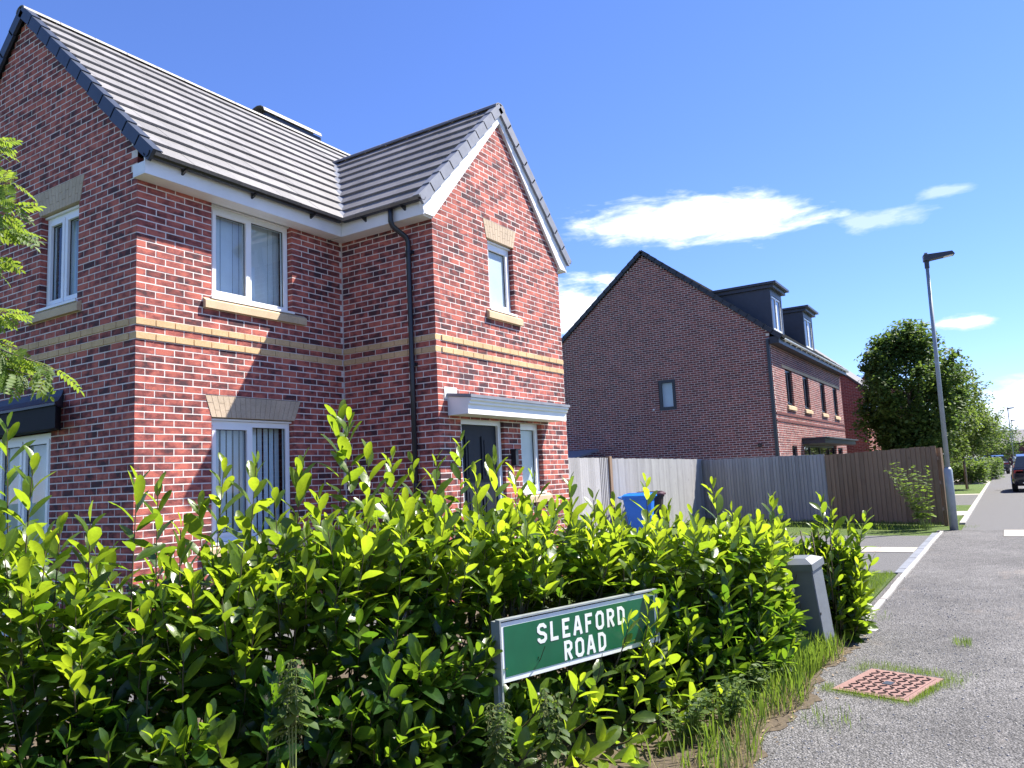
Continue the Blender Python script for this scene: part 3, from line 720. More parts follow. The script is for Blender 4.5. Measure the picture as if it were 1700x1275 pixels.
window(nb, F_ns, 3.27, 3.87, 3.61, 4.65, (), mat=M_dg, rec=.02, fw=.07, sash=(0,), cill=False, blind=(.12, .13), blind_rot=4, trickle=False)
for a, b in nwin:
    window(nb, F_nf, a-NX+.005, b-NX-.005, 3.6, 4.77, (.5,), mat=M_dg, rec=.06, fw=.05, sash=(0,), cill=False, trickle=False)
    stone_sill(nb, F_nf, a-NX-.1, b-NX+.1, 3.4, 3.55, .06)
hd = MB(); hd.fbox(F_nf, 1.3, NXE-NX-.6, 4.79, 4.9, .001, .008); hd.build('head_course', M_stone, nb)
for z in (2.95, 3.18):
    m = MB(); m.fbox(F_nf, .02, NXE-NX, z, z+.065, .0, .02, .8); m.build('string_course', M_brick_n, nb)
window(nb, F_nf, 1.76, 2.49, 1.3, 2.14, (), mat=M_dg, rec=.06, fw=.05, cill=False, sash=(), trickle=False)
m = MB(); m.fbox(F_nf, 3.4, 9.9, 2.26, 2.42, .001, .75); m.fbox(F_nf, 3.3, 10.0, 2.42, 2.47, .001, .85); m.build('porch_canopy', M_anth, nb)
window(nb, F_nf, 3.62, 9.58, 0.05, 2.24, (.2, .5, .8), mat=M_dg, rec=.05, fw=.07, cill=False, sash=(), trickle=False)
window(nb, F_nf, 10.12, 11.18, 1.2, 2.14, (), mat=M_dg, rec=.06, fw=.05, cill=False, sash=(), trickle=False)
m = MB(); m.tube([(NX-.02, -.78, 2.22), (NX-.08, -.78, 2.22)], .07, 10); m.build('wall_vent', M_black, nb)
m = MB(); m.tube([(NX-.01, 2.72, 3.66), (NX-.07, 2.72, 3.66)], .03, 8); m.build('overflow_pipe', M_white, nb)
# roof
nrun, nrise = HALF+.35, NRZ-NEAV+.02
SN = slope_frame(V3(0, nrun, nrise)); SN2 = slope_frame(V3(0, -nrun, nrise)); LN = math.hypot(nrun, nrise)
r = MB(); ze = NEAV+.06
r.quad((NX-.04, NY-.35, ze), (NXE+.05, NY-.35, ze), (NXE+.05, NYR, NRZ), (NX-.04, NYR, NRZ)); r.quad((NX-.04, NYR, NRZ), (NXE+.05, NYR, NRZ), (NXE+.05, NYR+nrun, ze), (NX-.04, NYR+nrun, ze)); nro = r.build('roof', M_dark, nb)
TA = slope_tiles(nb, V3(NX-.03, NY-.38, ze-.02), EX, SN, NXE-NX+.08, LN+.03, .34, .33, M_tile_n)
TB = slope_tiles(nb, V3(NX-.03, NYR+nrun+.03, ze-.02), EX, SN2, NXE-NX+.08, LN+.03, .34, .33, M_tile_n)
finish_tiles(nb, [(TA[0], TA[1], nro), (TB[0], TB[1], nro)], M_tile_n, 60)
M_vn = plain('black_verge', (.02, .024, .034), .5)
verge_caps(nro, V3(NX-.05, NY-.37, ze), SN, nrm(EX, SN), -EX, LN+.03, .34, M_vn); verge_caps(nro, V3(NX-.05, NYR+nrun+.02, ze), SN2, nrm(EX, SN2), -EX, LN+.03, .34, M_vn)
ridge_tiles(nro, V3(NX-.09, NYR, NRZ+.06), EX, 27, .46, M_tile_n)
m = MB(); m.box((NX-.03, NY-.29, NEAV-.12), (NXE+.03, NY-.27, NEAV+.06)); m.box((NX-.03, NY-.27, NEAV-.12), (NXE+.03, NY-.002, NEAV-.1)); m.build('fascia', M_anth, nb)
m = MB(); m.box((NX-.04, NY-.27, NEAV-.099), (NX-.005, NY, NEAV+.1)); m.build('box_end', M_vn, nb)
g = gutter(nb, (NX+.35, NY-.35, NEAV+.07), (NXE+.1, NY-.35, NEAV+.07), -EY, M_white2)
m = MB(); m.tube([(NX-.05, NY+.06, NEAV+.05), (NX-.05, NY+.06, .05)], .055, 8); m.build('downpipe', M_black, nb)
# dormers: dark clad boxes with flat overhanging tops
for x0, x1 in ((22.75, 24.35), (27.95, 29.65)):
    d = MB(); yf = -1.0; zb, zt = 6.1, 7.72
    yb = NY-.35+nrun*(zt-ze)/nrise
    d.prism([(x0, yf, zb), (x0, yf, zt), (x0, yb+.1, zt), (x0, yf+.1, zb)], (.05, 0, 0)); d.prism([(x1-.05, yf, zb), (x1-.05, yf, zt), (x1-.05, yb+.1, zt), (x1-.05, yf+.1, zb)], (.05, 0, 0))
    d.box((x0+.051, yf, zb), (x0+.16, yf+.1, zt)); d.box((x1-.16, yf, zb), (x1-.051, yf+.1, zt)); d.box((x0+.161, yf, 7.5), (x1-.161, yf+.1, zt)); d.box((x0+.161, yf, zb), (x1-.161, yf+.1, zb+.17))
    do = d.build('dormer', M_anth, nro)
    t = MB(); t.box((x0-.1, yf-.14, zt+.001), (x1+.1, yb+.3, zt+.12)); t.box((x0-.2, yf-.26, zt+.121), (x1+.2, yb+.35, zt+.2)); t.build('dormer_roof', M_anth, do)
    ff = MB(); U = EX; xm = (x0+x1)/2
    for (a, b) in ((x0+.165, xm-.02), (xm+.02, x1-.165)):
        ff.box((a, yf+.02, 6.28), (a+.06, yf+.07, 7.49)); ff.box((b-.06, yf+.02, 6.28), (b, yf+.07, 7.49)); ff.box((a+.06, yf+.021, 6.28), (b-.06, yf+.069, 6.34)); ff.box((a+.06, yf+.021, 7.43), (b-.06, yf+.069, 7.49))
    ff.build('dormer_window', M_white, do)
    p = MB(); p.box((x0+.17, yf+.045, 6.3), (x1-.17, yf+.049, 7.48)); p.build('dormer_pane', M_carglass, do)
    s = MB(); s.box((x0-.06, yf-.05, zb-.03), (x1+.06, yf-.001, zb+.03)); s.build('dormer_apron', M_lead, do)

# ------------------------------------------------------------------ houses further along (bricks too small to tell apart)
def far_brick_mat():
    m, nt, out = new_mat('far_brick'); n = N(nt); p = n.pos()
    sx = n('ShaderNodeSeparateXYZ', {0: p})
    v = n('ShaderNodeCombineXYZ', {0: n.math('ADD', sx.outputs[0], sx.outputs[1]), 1: sx.outputs[2], 2: 0.}).outputs[0]
    b = n('ShaderNodeTexBrick', {'Color1': (.27, .075, .06, 1), 'Color2': (.15, .045, .045, 1), 'Mortar': (.36, .3, .28, 1), 'Scale': 1., 'Mortar Size': .006, 'Brick Width': .225, 'Row Height': .075, 'Bias': -.2})
    nt.links.new(v, b.inputs['Vector'])
    c = n.mul(b.outputs['Color'], n.ramp(n.noise(p, .8, 5, .6), [(.3, .85), (.7, 1.12)]))
    bs = n('ShaderNodeBsdfPrincipled', {'Base Color': c, 'Roughness': .9, 'Specular IOR Level': .2}); nt.links.new(bs.outputs[0], out.inputs[0]); return m
M_far = far_brick_mat()
def simple_house(name, label, x0, y0, x1, y1, eave, ridge, along='x', wins=(), sidewins=(), pipe=None, porch=None, group=None):
    t = thing(name, label, 'house', group=group); w = MB(); xm, ym = (x0+x1)/2, (y0+y1)/2
    if along == 'x':
        w.prism([(x0, y0, 0), (x0, y1, 0), (x0, y1, eave), (x0, ym, ridge), (x0, y0, eave)], (x1-x0, 0, 0))
    else:
        w.prism([(x0, y0, 0), (x1, y0, 0), (x1, y0, eave), (xm, y0, ridge), (x0, y0, eave)], (0, y1-y0, 0))
    w.build('wall', M_far, t)
    r = MB(); o = .3; k = (ridge-eave)
    if along == 'x':
        h = ym-y0; dz = k/h*o
        for s, ye in ((1, y0-o), (-1, y1+o)):
            A = [(x0-.08, ye, eave-dz+.03), (x1+.08, ye, eave-dz+.03), (x1+.08, ym, ridge+.03), (x0-.08, ym, ridge+.03)]
            r.hexa(A+[(a, b, c+.12) for a, b, c in A])
    else:
        h = xm-x0; dz = k/h*o
        for xe in (x0-o, x1+o):
            A = [(xe, y0-.08, eave-dz+.03), (xe, y1+.08, eave-dz+.03), (xm, y1+.08, ridge+.03), (xm, y0-.08, ridge+.03)]
            r.hexa(A+[(a, b, c+.12) for a, b, c in A])
    ro = r.build('roof', M_tile_n, t)
    if along == 'x':
        g = MB(); g.box((x0-.05, y0-o-.06, eave-k/(ym-y0)*o-.06), (x1+.05, y0-o+.04, eave-k/(ym-y0)*o+.04)); g.build('gutter', M_black, ro)
    for (a, b, c, d) in wins:
        m = MB(); m.box((a, y0-.02, c), (b, y0+.06, d)); wo_ = m.build('window', M_white, t)
        g = MB(); g.box((a+.07, y0-.024, c+.07), ((a+b)/2-.03, y0-.0205, d-.07)); g.box(((a+b)/2+.03, y0-.024, c+.07), (b-.07, y0-.0205, d-.07)); g.build('pane', M_carglass, wo_)
        s = MB(); s.box((a-.1, y0-.08, c-.16), (b+.1, y0-.001, c-.002)); s.build('sill', M_stone, wo_)
    for (a, b, c, d) in sidewins:
        m = MB(); m.box((x0-.02, a, c), (x0+.06, b, d)); wo_ = m.build('window', M_white, t)
        g = MB(); g.box((x0-.024, a+.07, c+.07), (x0-.0205, b-.07, d-.07)); g.build('pane', M_carglass, wo_)
    if pipe: m = MB(); m.tube([(pipe, y0-.06, eave-.1), (pipe, y0-.06, .05)], .05, 6); m.build('downpipe', M_black, t)
    if porch: m = MB(); m.box((porch[0], y0-.7, 2.2), (porch[1], y0-.002, 2.4)); m.build('porch_canopy', M_anth, t)
    return t
simple_house('terraced_house', 'red brick house beyond the dormered house, half hidden by street tree', 35.4, -1.95, 47.5, 6.2, 5.0, 8.6, 'x', [(36.6, 37.6, 3.55, 4.6), (39.2, 40.2, 3.55, 4.6), (42.6, 43.8, 3.55, 4.6), (45.2, 46.4, 3.55, 4.6), (37.0, 38.2, 1.0, 2.1)], pipe=41.3, porch=(39.5, 42.0))
m = MB(); m.box((35.42, -1.98, 2.95), (47.5, -1.951, 3.01)); m.box((35.42, -1.98, 3.18), (47.5, -1.951, 3.24)); m.build('string_course', M_far, bpy.data.objects['terraced_house'])
simple_house('gabled_house', 'brick house with steep pointed gable rising behind the street tree', 49.5, -2.6, 60, 1.4, 5.3, 7.35, 'x', [(51, 52, 3.5, 4.6)])
simple_house('distant_house', 'low brick house closing the far end of the street', 128, -14, 150, -4, 3.1, 5.2, 'y', [(130, 132, 1, 2.1)])
dh = simple_house('distant_house', 'brick house with pale gable front beyond the parked dark car', 120, -22, 132, -9.6, 3.2, 5.8, 'x', [(121, 123, 3.4, 4.6)], [(-14, -12.6, 3.3, 4.5), (-11.8, -10.8, 1.2, 2.2)])
simple_house('distant_house', 'distant brick house showing between street tree crowns and hedge', 66, -2, 78, 6, 5, 8, 'x', [(67, 68.2, 3.4, 4.6), (70, 71.2, 3.4, 4.6), (67, 68.2, 1.0, 2.1), (70, 71.2, 1., 2.1)])
sh = thing('garden_shed', 'timber shed with grey felt roof against the blank gable wall', 'shed', (19.2, 5.2, 0))
m = MB(); m.box((-.7, -.3, 0), (.9, 2.0, 2.05)); m.build('wall', M_wbrown, sh)
m = MB(); m.hexa([(-.85, -.45, 2.05), (1.0, -.45, 2.35), (1.0, 2.1, 2.35), (-.85, 2.1, 2.05), (-.85, -.45, 2.12), (1.0, -.45, 2.42), (1.0, 2.1, 2.42), (-.85, 2.1, 2.12)]); m.build('roof', M_lead, sh)

# ------------------------------------------------------------------ fences
def fence(name, label, A, B, h, mat, board=.1, posts=True, rails=True, skipgap=None, group=None, base=.03, slope=0., lean=0.):
    A, B = np.array((*A, 0.)), np.array((*B, 0.)); t = thing(name, label, 'fence', tuple(A), 0., group); d = B-A; ln = np.linalg.norm(d); U = d/ln
    Nn = np.cross(U, EZ)
    if Nn@(CAM-A) < 0: Nn = -Nn
    F = (V3(0, 0, 0), U, Nn); u = 0.; k = 0
    while u < ln-.02:
        w = board*rnd.uniform(.92, 1.05); e = min(u+w+.012, ln); tn = rnd.random(); hh = h+slope*u+rnd.uniform(-.008, .008)
        gap = skipgap and skipgap(u)
        if gap: e = u+w*.55
        m = MB(); O = F[0]; lx = rnd.uniform(-.004, .004)
        n_a, n_b = .004, .016                       # feather edge: thick on one side
        P = [O+U*uu+EZ*zz+Nn*nn for (uu, zz, nn) in ((u, base, 0), (e, base, .008), (e+lx, hh, .008), (u+lx, hh, 0))]
        Q = [O+U*uu+EZ*zz+Nn*nn for (uu, zz, nn) in ((u, base, .006), (e, base, .024), (e+lx, hh, .024), (u+lx, hh, .006))]
        m.hexa(P+Q, tn); m.build('board', mat, t); u += w
    if rails:
        for z in (.35, .95, 1.5):
            m = MB(); m.fbox(F, 0, ln, z, z+.08, -.07, -.005, .4); m.build('rail', mat, t)
    if posts:
        n = max(2, int(ln/2.2)+1)
        for i in range(n):
            u = ln*i/(n-1); m = MB(); m.fbox(F, u-.05, u+.05, 0, h+slope*u-.05, -.17, -.075, .3); m.build('post', mat, t)
    return t
FC = (18.55, .5); FE = (15.77, -6.02)
fm = (FE[0]+(FC[0]-FE[0])*.405, FE[1]+(FC[1]-FE[1])*.405)
fence('board_fence', 'sunlit silvery grey close-board fence behind the wheelie bins', (12.12, .5), FC, 1.9, M_wgrey, .105, slope=-.008)
fence('board_fence', 'shaded grey weathered fence side-on below the blank gable wall', FC, fm, 1.82, M_wgrey, .11, slope=-.008)
fence('board_fence', 'newer brown close-board fence ending beside the lamp post', fm, FE, 1.76, M_wbrown, .12, slope=.025)
fence('board_fence', 'short grey fence panel joining the house side to the slatted gate', (6.25, .5), (9.17, .5), 1.9, M_wgrey, .105)
gt = thing('side_gate', 'grey slatted garden gate between the house and the fence', 'gate', (9.2, .5, 0))
u = 0.
while u < 2.75:
    sl_ = 2.2 < u
    m = MB(); w = .05 if sl_ else .1; m.box((u, -.02, .05), (u+w, 0.0, 1.92+rnd.uniform(-.006, .006)), rnd.random()); m.build('board', M_wgrey, gt); u += .09 if sl_ else .103
m = MB(); m.box((2.78, -.06, 0), (2.9, .05, 1.95)); m.build('post', M_wbrown, gt)
for z in (.4, 1.4): m = MB(); m.box((0, .001, z), (2.77, .04, z+.1)); m.build('rail', M_wgrey, gt)

# ------------------------------------------------------------------ wheelie bins
def bin_(label, loc, rz, cbody, clid):
    t = thing('wheelie_bin', label, 'bin', loc, rz, 'wheelie bins by the fence')
    mb_ = plain('bin_'+label[:6], cbody, .45, var=.08); ml = plain('bin_lid_'+label[:6], clid, .4, var=.08)
    b = MB(); n = 8
    def ring(hx, hy, z, yo=0., r=.05):
        P = []
        for sx, sy, a0 in ((1, 1, 0), (-1, 1, 90), (-1, -1, 180), (1, -1, 270)):
            for k in range(3):
                a = R(a0+45*k); P.append((sx*(hx-r)+r*math.cos(a), sy*(hy-r)+r*math.sin(a)+yo, z))
        return P
    rings = [ring(.2, .23, .06), ring(.215, .25, .3), ring(.265, .33, .93, .02), ring(.285, .35, .935, .02), ring(.285, .35, .985, .02), ring(.25, .32, .985, .02)]
    for rg in rings: b.v += rg; b.t += [.5]*12
    for i in range(len(rings)-1):
        for j in range(12): j2 = (j+1) % 12; b.f.append((i*12+j, i*12+j2, (i+1)*12+j2, (i+1)*12+j))
    b.f.append(tuple(range(12))[::-1]); b.build('body', mb_, t)
    l = MB(); lr = [ring(.295, .37, .987, .0), ring(.295, .37, 1.02, .0), ring(.25, .32, 1.06, .0), ring(.12, .2, 1.075, 0.)]
    for rg in lr: l.v += rg; l.t += [.5]*12
    for i in range(3):
        for j in range(12): j2 = (j+1) % 12; l.f.append((i*12+j, i*12+j2, (i+1)*12+j2, (i+1)*12+j))
    l.f.append(tuple(36+j for j in range(12))); l.f.append(tuple(range(12))[::-1]); lo = l.build('lid', ml, t)
    for k in range(4): r_ = MB(); r_.box((-.2+.11*k, -.3, 1.05), (-.16+.11*k, .26, 1.075)); r_.build('lid_rib', ml, lo)
    h = MB(); h.tube([(-.26, .36, .95), (-.26, .45, .99), (.26, .45, .99), (.26, .36, .95)], .017, 8); h.build('handle', mb_, t)
    for s in (-1, 1): w = MB(); w.tube([(s*.25, .25, .1), (s*.3, .25, .1)], .1, 16); w.build('wheel', M_rub, t)
    return t
bin_('blue wheelie bin standing beside the maroon one', (12.2, -.15, 0), R(15), (.012, .16, .62), (.015, .2, .7))
bin_('dark maroon lidded wheelie bin standing behind the blue one', (13.15, -.0, 0), R(15), (.02, .014, .018), (.055, .02, .03))

# ------------------------------------------------------------------ street name sign
pTL, pTR = V3(-.94, -4.97, 0), V3(.32, -5.35, 0); sU = (pTR-pTL); sW = np.linalg.norm(sU); sU /= sW; sN = np.cross(sU, EZ)
sg = thing('street_name_sign', 'green street name sign with white lettering on two grey posts in the hedge', 'sign', tuple(pTL))
FS = (V3(0, 0, 0), sU, sN); ZB, ZT = .455, .77
M_sgreen = plain('sign_green', (.006, .1, .045), .3, var=.1); M_swhite = plain('sign_white', (.74, .76, .74), .4, var=.06, vscale=12)
M_salu = plain('sign_post', (.32, .35, .36), .45, metal=.35, var=.15, vscale=14)
m = MB(); m.fbox(FS, 0, sW, ZB, ZT, -.012, .0); pl = m.build('plate', M_swhite, sg)
m = MB(); m.fbox(FS, .022, sW-.022, ZB+.028, ZT-.022, .0005, .0025); m.build('green_panel', M_sgreen, pl)
m = MB(); m.fbox(FS, -.012, 0-.0005, ZB-.01, ZT+.008, -.03, .008); m.fbox(FS, sW+.0005, sW+.012, ZB-.01, ZT+.008, -.03, .008); m.fbox(FS, -.012, sW+.012, ZT+.0085, ZT+.018, -.03, .008); m.build('plate_trim', M_salu, pl)
for u in (.008, sW-.04):
    m = MB(); m.fbox(FS, u-.016, u+.022, 0, ZT+.005, -.07, -.0315); m.fbox(FS, u-.003, u+.009, 0, ZB-.012, -.031, -.014); m.build('post', M_salu, sg)
m = MB(); m.fbox(FS, sW-.055, sW-.022, .16, .2, -.0118, -.0105); m.build('sticker', M_yellow, sg)
GL = {'S': [[(.53, .73), (.53, .8), (.42, .915), (.2, .915), (.085, .8), (.085, .64), (.2, .535), (.42, .465), (.535, .36), (.535, .2), (.42, .085), (.2, .085), (.085, .2), (.085, .27)]],
      'L': [[(.13, 1), (.13, .085), (.57, .085)]], 'E': [[(.56, .915), (.13, .915), (.13, .085), (.57, .085)], [(.22, .5), (.46, .5)]],
      'A': [[(.06, 0), (.255, .915), (.365, .915), (.56, 0)], [(.19, .33), (.43, .33)]], 'F': [[(.56, .915), (.13, .915), (.13, 0)], [(.22, .5), (.46, .5)]],
      'O': [[(.085, .5), (.085, .78), (.2, .915), (.42, .915), (.535, .78), (.535, .22), (.42, .085), (.2, .085), (.085, .22), (.085, .5)]],
      'R': [[(.13, 0), (.13, .915), (.4, .915), (.52, .81), (.52, .6), (.4, .49), (.22, .49)], [(.34, .41), (.53, 0)]],
      'D': [[(.13, .5), (.13, .915), (.38, .915), (.535, .76), (.535, .24), (.38, .085), (.13, .085), (.13, .5)]]}
SER = {'L': [(.02, .95, .13)], 'E': [], 'F': [(.02, .05, .24), ], 'R': [(.02, .05, .24)], 'A': []}
def stroke(mb, pts, w, F, u0, z0, su, sz, n0, n1):
    P = [np.array((p[0]*su, p[1]*sz)) for p in pts]; k = len(P); closed = pts[0] == pts[-1]; Lf, Rt = [], []
    for i in range(k):
        a = P[i]-P[i-1] if i else (P[0]-P[-2] if closed else P[1]-P[0]); b = P[i+1]-P[i] if i < k-1 else (P[1]-P[0] if closed else P[-1]-P[-2])
        a = a/np.linalg.norm(a); b = b/np.linalg.norm(b); na, nb_ = np.array((-a[1], a[0])), np.array((-b[1], b[0])); mm = na+nb_; mm /= np.linalg.norm(mm); q = w/2/max(.4, mm@na)
        Lf.append(P[i]+mm*q); Rt.append(P[i]-mm*q)
    O, U, Nn = F; X = lambda p, n: O+U*(u0+p[0])+EZ*(z0+p[1])+Nn*n
    for i in range(k-1):
        c = [Lf[i], Rt[i], Rt[i+1], Lf[i+1]]; mb.hexa([X(p, n0) for p in c]+[X(p, n1) for p in c])
for word, cu, zb in (('SLEAFORD', .486, .617), ('ROAD', .492, .49)):
    n_ = len(word); pit = .0955; u = cu*sW-n_*pit/2
    for ch in word:
        m = MB(); su, sz = .118, .107
        for j, st in enumerate(GL[ch]): stroke(m, st, .0195, FS, u+.006, zb, su, sz, .0026, .0042+.0003*j)
        m.build('letter', M_swhite, pl); u += pit

# ------------------------------------------------------------------ service pillar (leaning cabinet)
cb = thing('service_pillar', 'leaning dark grey service pillar with sloping cap among the shrubs', 'cabinet', (2.31, -5.9, 0), R(-15))
cb.rotation_euler = (R(-3), R(-6.5), R(-8))
M_cab = plain('cabinet_paint', (.12, .135, .15), .5, spec=1., var=.12, vscale=7, bump=.1, bscale=200)
m = MB(); m.box((-.08, -.11, -.1), (.16, .13, .7)); m.box((-.072, -.1145, .03), (.152, -.1102, .69)); cbb = m.build('body', M_cab, cb)
m = MB(); m.hexa([(-.1, -.13, .7), (.18, -.13, .7), (.18, .15, .7), (-.1, .15, .7), (-.1, -.13, .755), (.18, -.13, .755), (.18, .15, .755), (-.1, .15, .755)]); m.hexa([(-.1, -.13, .7551), (.18, -.13, .7551), (.18, .15, .7551), (-.1, .15, .7551), (-.03, -.06, .79), (.11, -.06, .79), (.11, .08, .79), (-.03, .08, .79)]); m.build('cap', M_cab, cb)
m = MB(); m.tube([(-.06, -.114, .35), (-.06, -.118, .35)], .012, 10); m.build('lock', M_black, cb)

# ------------------------------------------------------------------ manhole cover
mc = thing('manhole_cover', 'square pinkish red manhole cover with raised chevron tread set in asphalt', 'manhole cover', (1.56, -6.52, .004), R(-14))
M_mh = stoneish('cover_paint', (.2, .115, .1), (.28, .17, .15), 50, .5)
m = MB(); m.box((-.3, -.21, -.02), (.3, .21, .006)); mco = m.build('plate', M_mh, mc)
m = MB()
for i in range(10):
    for j in range(7):
        if abs(i-4.5) < 1.2 and abs(j-3) < 1: continue
        s = 1 if (i+j) % 2 else -1; cx, cy = -.265+i*.059, -.175+j*.058; a = R(45*s); dx, dy = .024*math.cos(a), .024*math.sin(a); wx, wy = -.006*math.sin(a), .006*math.cos(a)
        c = [(cx-dx-wx, cy-dy-wy), (cx+dx-wx, cy+dy-wy), (cx+dx+wx, cy+dy+wy), (cx-dx+wx, cy-dy+wy)]
        m.hexa([(x, y, .0061) for x, y in c]+[(x, y, .0125) for x, y in c])
m.build('tread', stoneish('cover_tread', (.05, .03, .03), (.1, .06, .055), 60), mco)
m = MB(); 
for (a, b, c, d) in ((-.34, -.302, -.25, .25), (.302, .34, -.25, .25), (-.302, .302, -.25, -.212), (-.302, .302, .212, .25)): m.box((a, c, -.02), (b, d, .004))
m.build('frame', M_mh, mc)
m = MB(); m.box((-.04, -.03, .0061), (.04, .03, .01)); m.build('badge', M_anth, mco)

# ------------------------------------------------------------------ lamp posts
def lamp(label, loc, h, rz=0., lean=0., detail=True):
    t = thing('street_lamp', label, 'street lamp', loc, rz, 'street lamps'); t.rotation_euler = (R(lean), 0, rz)
    m = MB(); m.tube([(0, 0, 0), (0, 0, 1.28), (0, 0, 1.34)], [.085, .085, .055], 12); m.build('base', M_galv, t, True)
    m = MB(); m.tube([(0, 0, 1.3), (0, 0, h)], [.052, .036], 12); m.build('column', M_galv, t, True)
    m = MB(); m.tube([(0, 0, h-.14), (0, 0, h+.02)], .05, 10); m.build('bracket', M_anth, t)
    m = MB(); m.hexa([(-.1, -.07, h+.02), (-.1, .06, h+.02), (.1, .06, h+.02), (.1, -.07, h+.02), (-.1, -.07, h+.16), (-.1, .06, h+.16), (.1, .06, h+.16), (.1, -.07, h+.16)])
    m.hexa([(-.1, -.0701, h+.03), (.1, -.0701, h+.03), (.1, -.0701, h+.16), (-.1, -.0701, h+.16), (-.12, -.55, h+.1), (.12, -.55, h+.1), (.12, -.5, h+.17), (-.12, -.5, h+.17)]); hd = m.build('lamp_head', M_anth, t)
    m = MB(); m.hexa([(-.08, -.34, h+.064), (.08, -.34, h+.064), (.08, -.52, h+.091), (-.08, -.52, h+.091), (-.08, -.34, h+.07), (.08, -.34, h+.07), (.08, -.52, h+.097), (-.08, -.52, h+.097)]); m.build('lens', M_white, hd)
    m = MB(); m.tube([(0, 0, h+.161), (0, 0, h+.21)], .035, 8); m.build('photocell', M_lead, hd)
    return t
lamp('tall grey street lamp beside the brown fence end', tuple(gz(1584, 880)), 5.9, R(12), .6)
lamp('distant street lamp rising above the far hedge', (84.5, -7.9, 0), 5.9, R(0))
lamp('farthest street lamp beyond the hedge, by the distant houses', (117, -8.3, 0), 5.9, R(0))

# ------------------------------------------------------------------ cars
def car(label, loc, rz, paint, seen=True):
    """hatchback / SUV, rear towards -x"""
    t = thing('parked_car', label, 'car', loc, rz, 'cars parked along the street')
    mp_ = plain('car_paint_%d' % len([o for o in bpy.data.objects if o.name.startswith('parked_car')]), paint, .22, metal=.4, var=.03, coat=.6)
    b = MB()
    # stations: x, zbot, zbelt, half width at sill, belt, 
    st = [(-2.2, .42, .86, .78, .8), (-2.12, .3, .98, .86, .86), (-1.6, .24, 1.02, .91, .91), (0, .22, .98, .92, .92), (1.2, .22, .93, .91, .9), (1.95, .28, .82, .86, .82), (2.2, .4, .66, .74, .7)]
    k = 8
    for (x, zb, zt, hs, hb) in st:
        b.v += [(x, -hs*.9, zb), (x, -hs, zb+.12), (x, -hb*1.0, (zb+zt)/2), (x, -hb*.93, zt), (x, hb*.93, zt), (x, hb, (zb+zt)/2), (x, hs, zb+.12), (x, hs*.9, zb)]; b.t += [.5]*8
    for i in range(len(st)-1):
        for j in range(k): j2 = (j+1) % k; b.f.append((i*k+j, (i+1)*k+j, (i+1)*k+j2, i*k+j2))
    b.f.append(tuple(range(k))); b.f.append(tuple(range((len(st)-1)*k, len(st)*k))[::-1]); bo = b.build('body', mp_, t, True)
    g = MB(); gs = [(-2.02, 1.0, .8), (-1.55, 1.46, .66), (-.9, 1.55, .66), (.2, 1.54, .66), (.75, 1.42, .66), (1.35, .96, .78)]
    for (x, z, hw) in gs: g.v += [(x, -hw, z), (x, hw, z)]; g.t += [.5]*2
    # greenhouse: roof strip + side glass
    cab = MB(); top = gs
    for i in range(len(gs)-1):
        (x0, z0, w0), (x1, z1, w1) = gs[i], gs[i+1]
        tgt = cab if (i in (0, 4)) else b
    roofm = MB(); glass = MB()
    for i in range(len(gs)-1):
        (x0, z0, w0), (x1, z1, w1) = gs[i], gs[i+1]
        (glass if i in (0, 4) else roofm).quad((x0, -w0, z0), (x1, -w1, z1), (x1, w1, z1), (x0, w0, z0), .5)
        for s in (-1, 1):
            zb0, zb1 = .97, .97; wb = .86
            q = [(x0, s*wb, zb0), (x1, s*wb, zb1), (x1, s*w1, z1-.03), (x0, s*w0, z0-.03)]
            glass.quad(*(q if s < 0 else q[::-1]), .5)
            q = [(x0, s*w0, z0-.03), (x1, s*w1, z1-.03), (x1, s*w1, z1), (x0, s*w0, z0)]; roofm.quad(*(q if s < 0 else q[::-1]), .5)
    roofm.build('roof', mp_, t); glass.build('glazing', M_carglass, t)
    M_red = plain('tail_light', (.4, .01, .015), .15); M_plate = plain('number_plate', (.75, .6, .1), .5)
    for s in (-1, 1):
        m = MB(); m.box((-2.2, min(s*.5, s*.82), .78), (-2.06, max(s*.5, s*.82), .9)); m.build('tail_light', M_red, t)
        m = MB(); m.box((.75, min(s*.9, s*1.08), .98), (.92, max(s*.9, s*1.08), 1.12)); m.build('mirror', mp_, t)
        for x in (-1.35, 1.38):
            w = MB(); w.tube([(x, s*.73, .33), (x, s*.93, .33)], .33, 20); wo_ = w.build('wheel', M_rub, t); r = MB(); r.tube([(x, s*.931, .33), (x, s*.945, .33)], .22, 16); r.build('rim', M_chrome, wo_)
    m = MB(); m.box((-2.225, -.26, .6), (-2.205, .26, .71)); m.build('number_plate', M_plate, t)
    m = MB(); m.box((-2.23, -.7, .33), (-2.1, .7, .5)); bo2 = m.build('bumper', M_rub, t); m = MB(); m.box((-2.245, -.55, .36), (-2.231, .55, .4)); m.build('bumper_trim', M_chrome, bo2)
    return t
car('dark grey car seen from behind, parked by the road edge', (35.6, -8.36, 0), R(0), (.05, .05, .065))
car('silver car parked far along the street beyond the hedge', (80, -8.9, 0), R(4), (.5, .52, .55))
car('white car parked on the drive behind the far hedge', (64, -3.6, 0), R(80), (.75, .75, .76))
car('dark car parked behind the far hedge beneath the trees', (72, -6.3, 0), R(8), (.03, .035, .05))

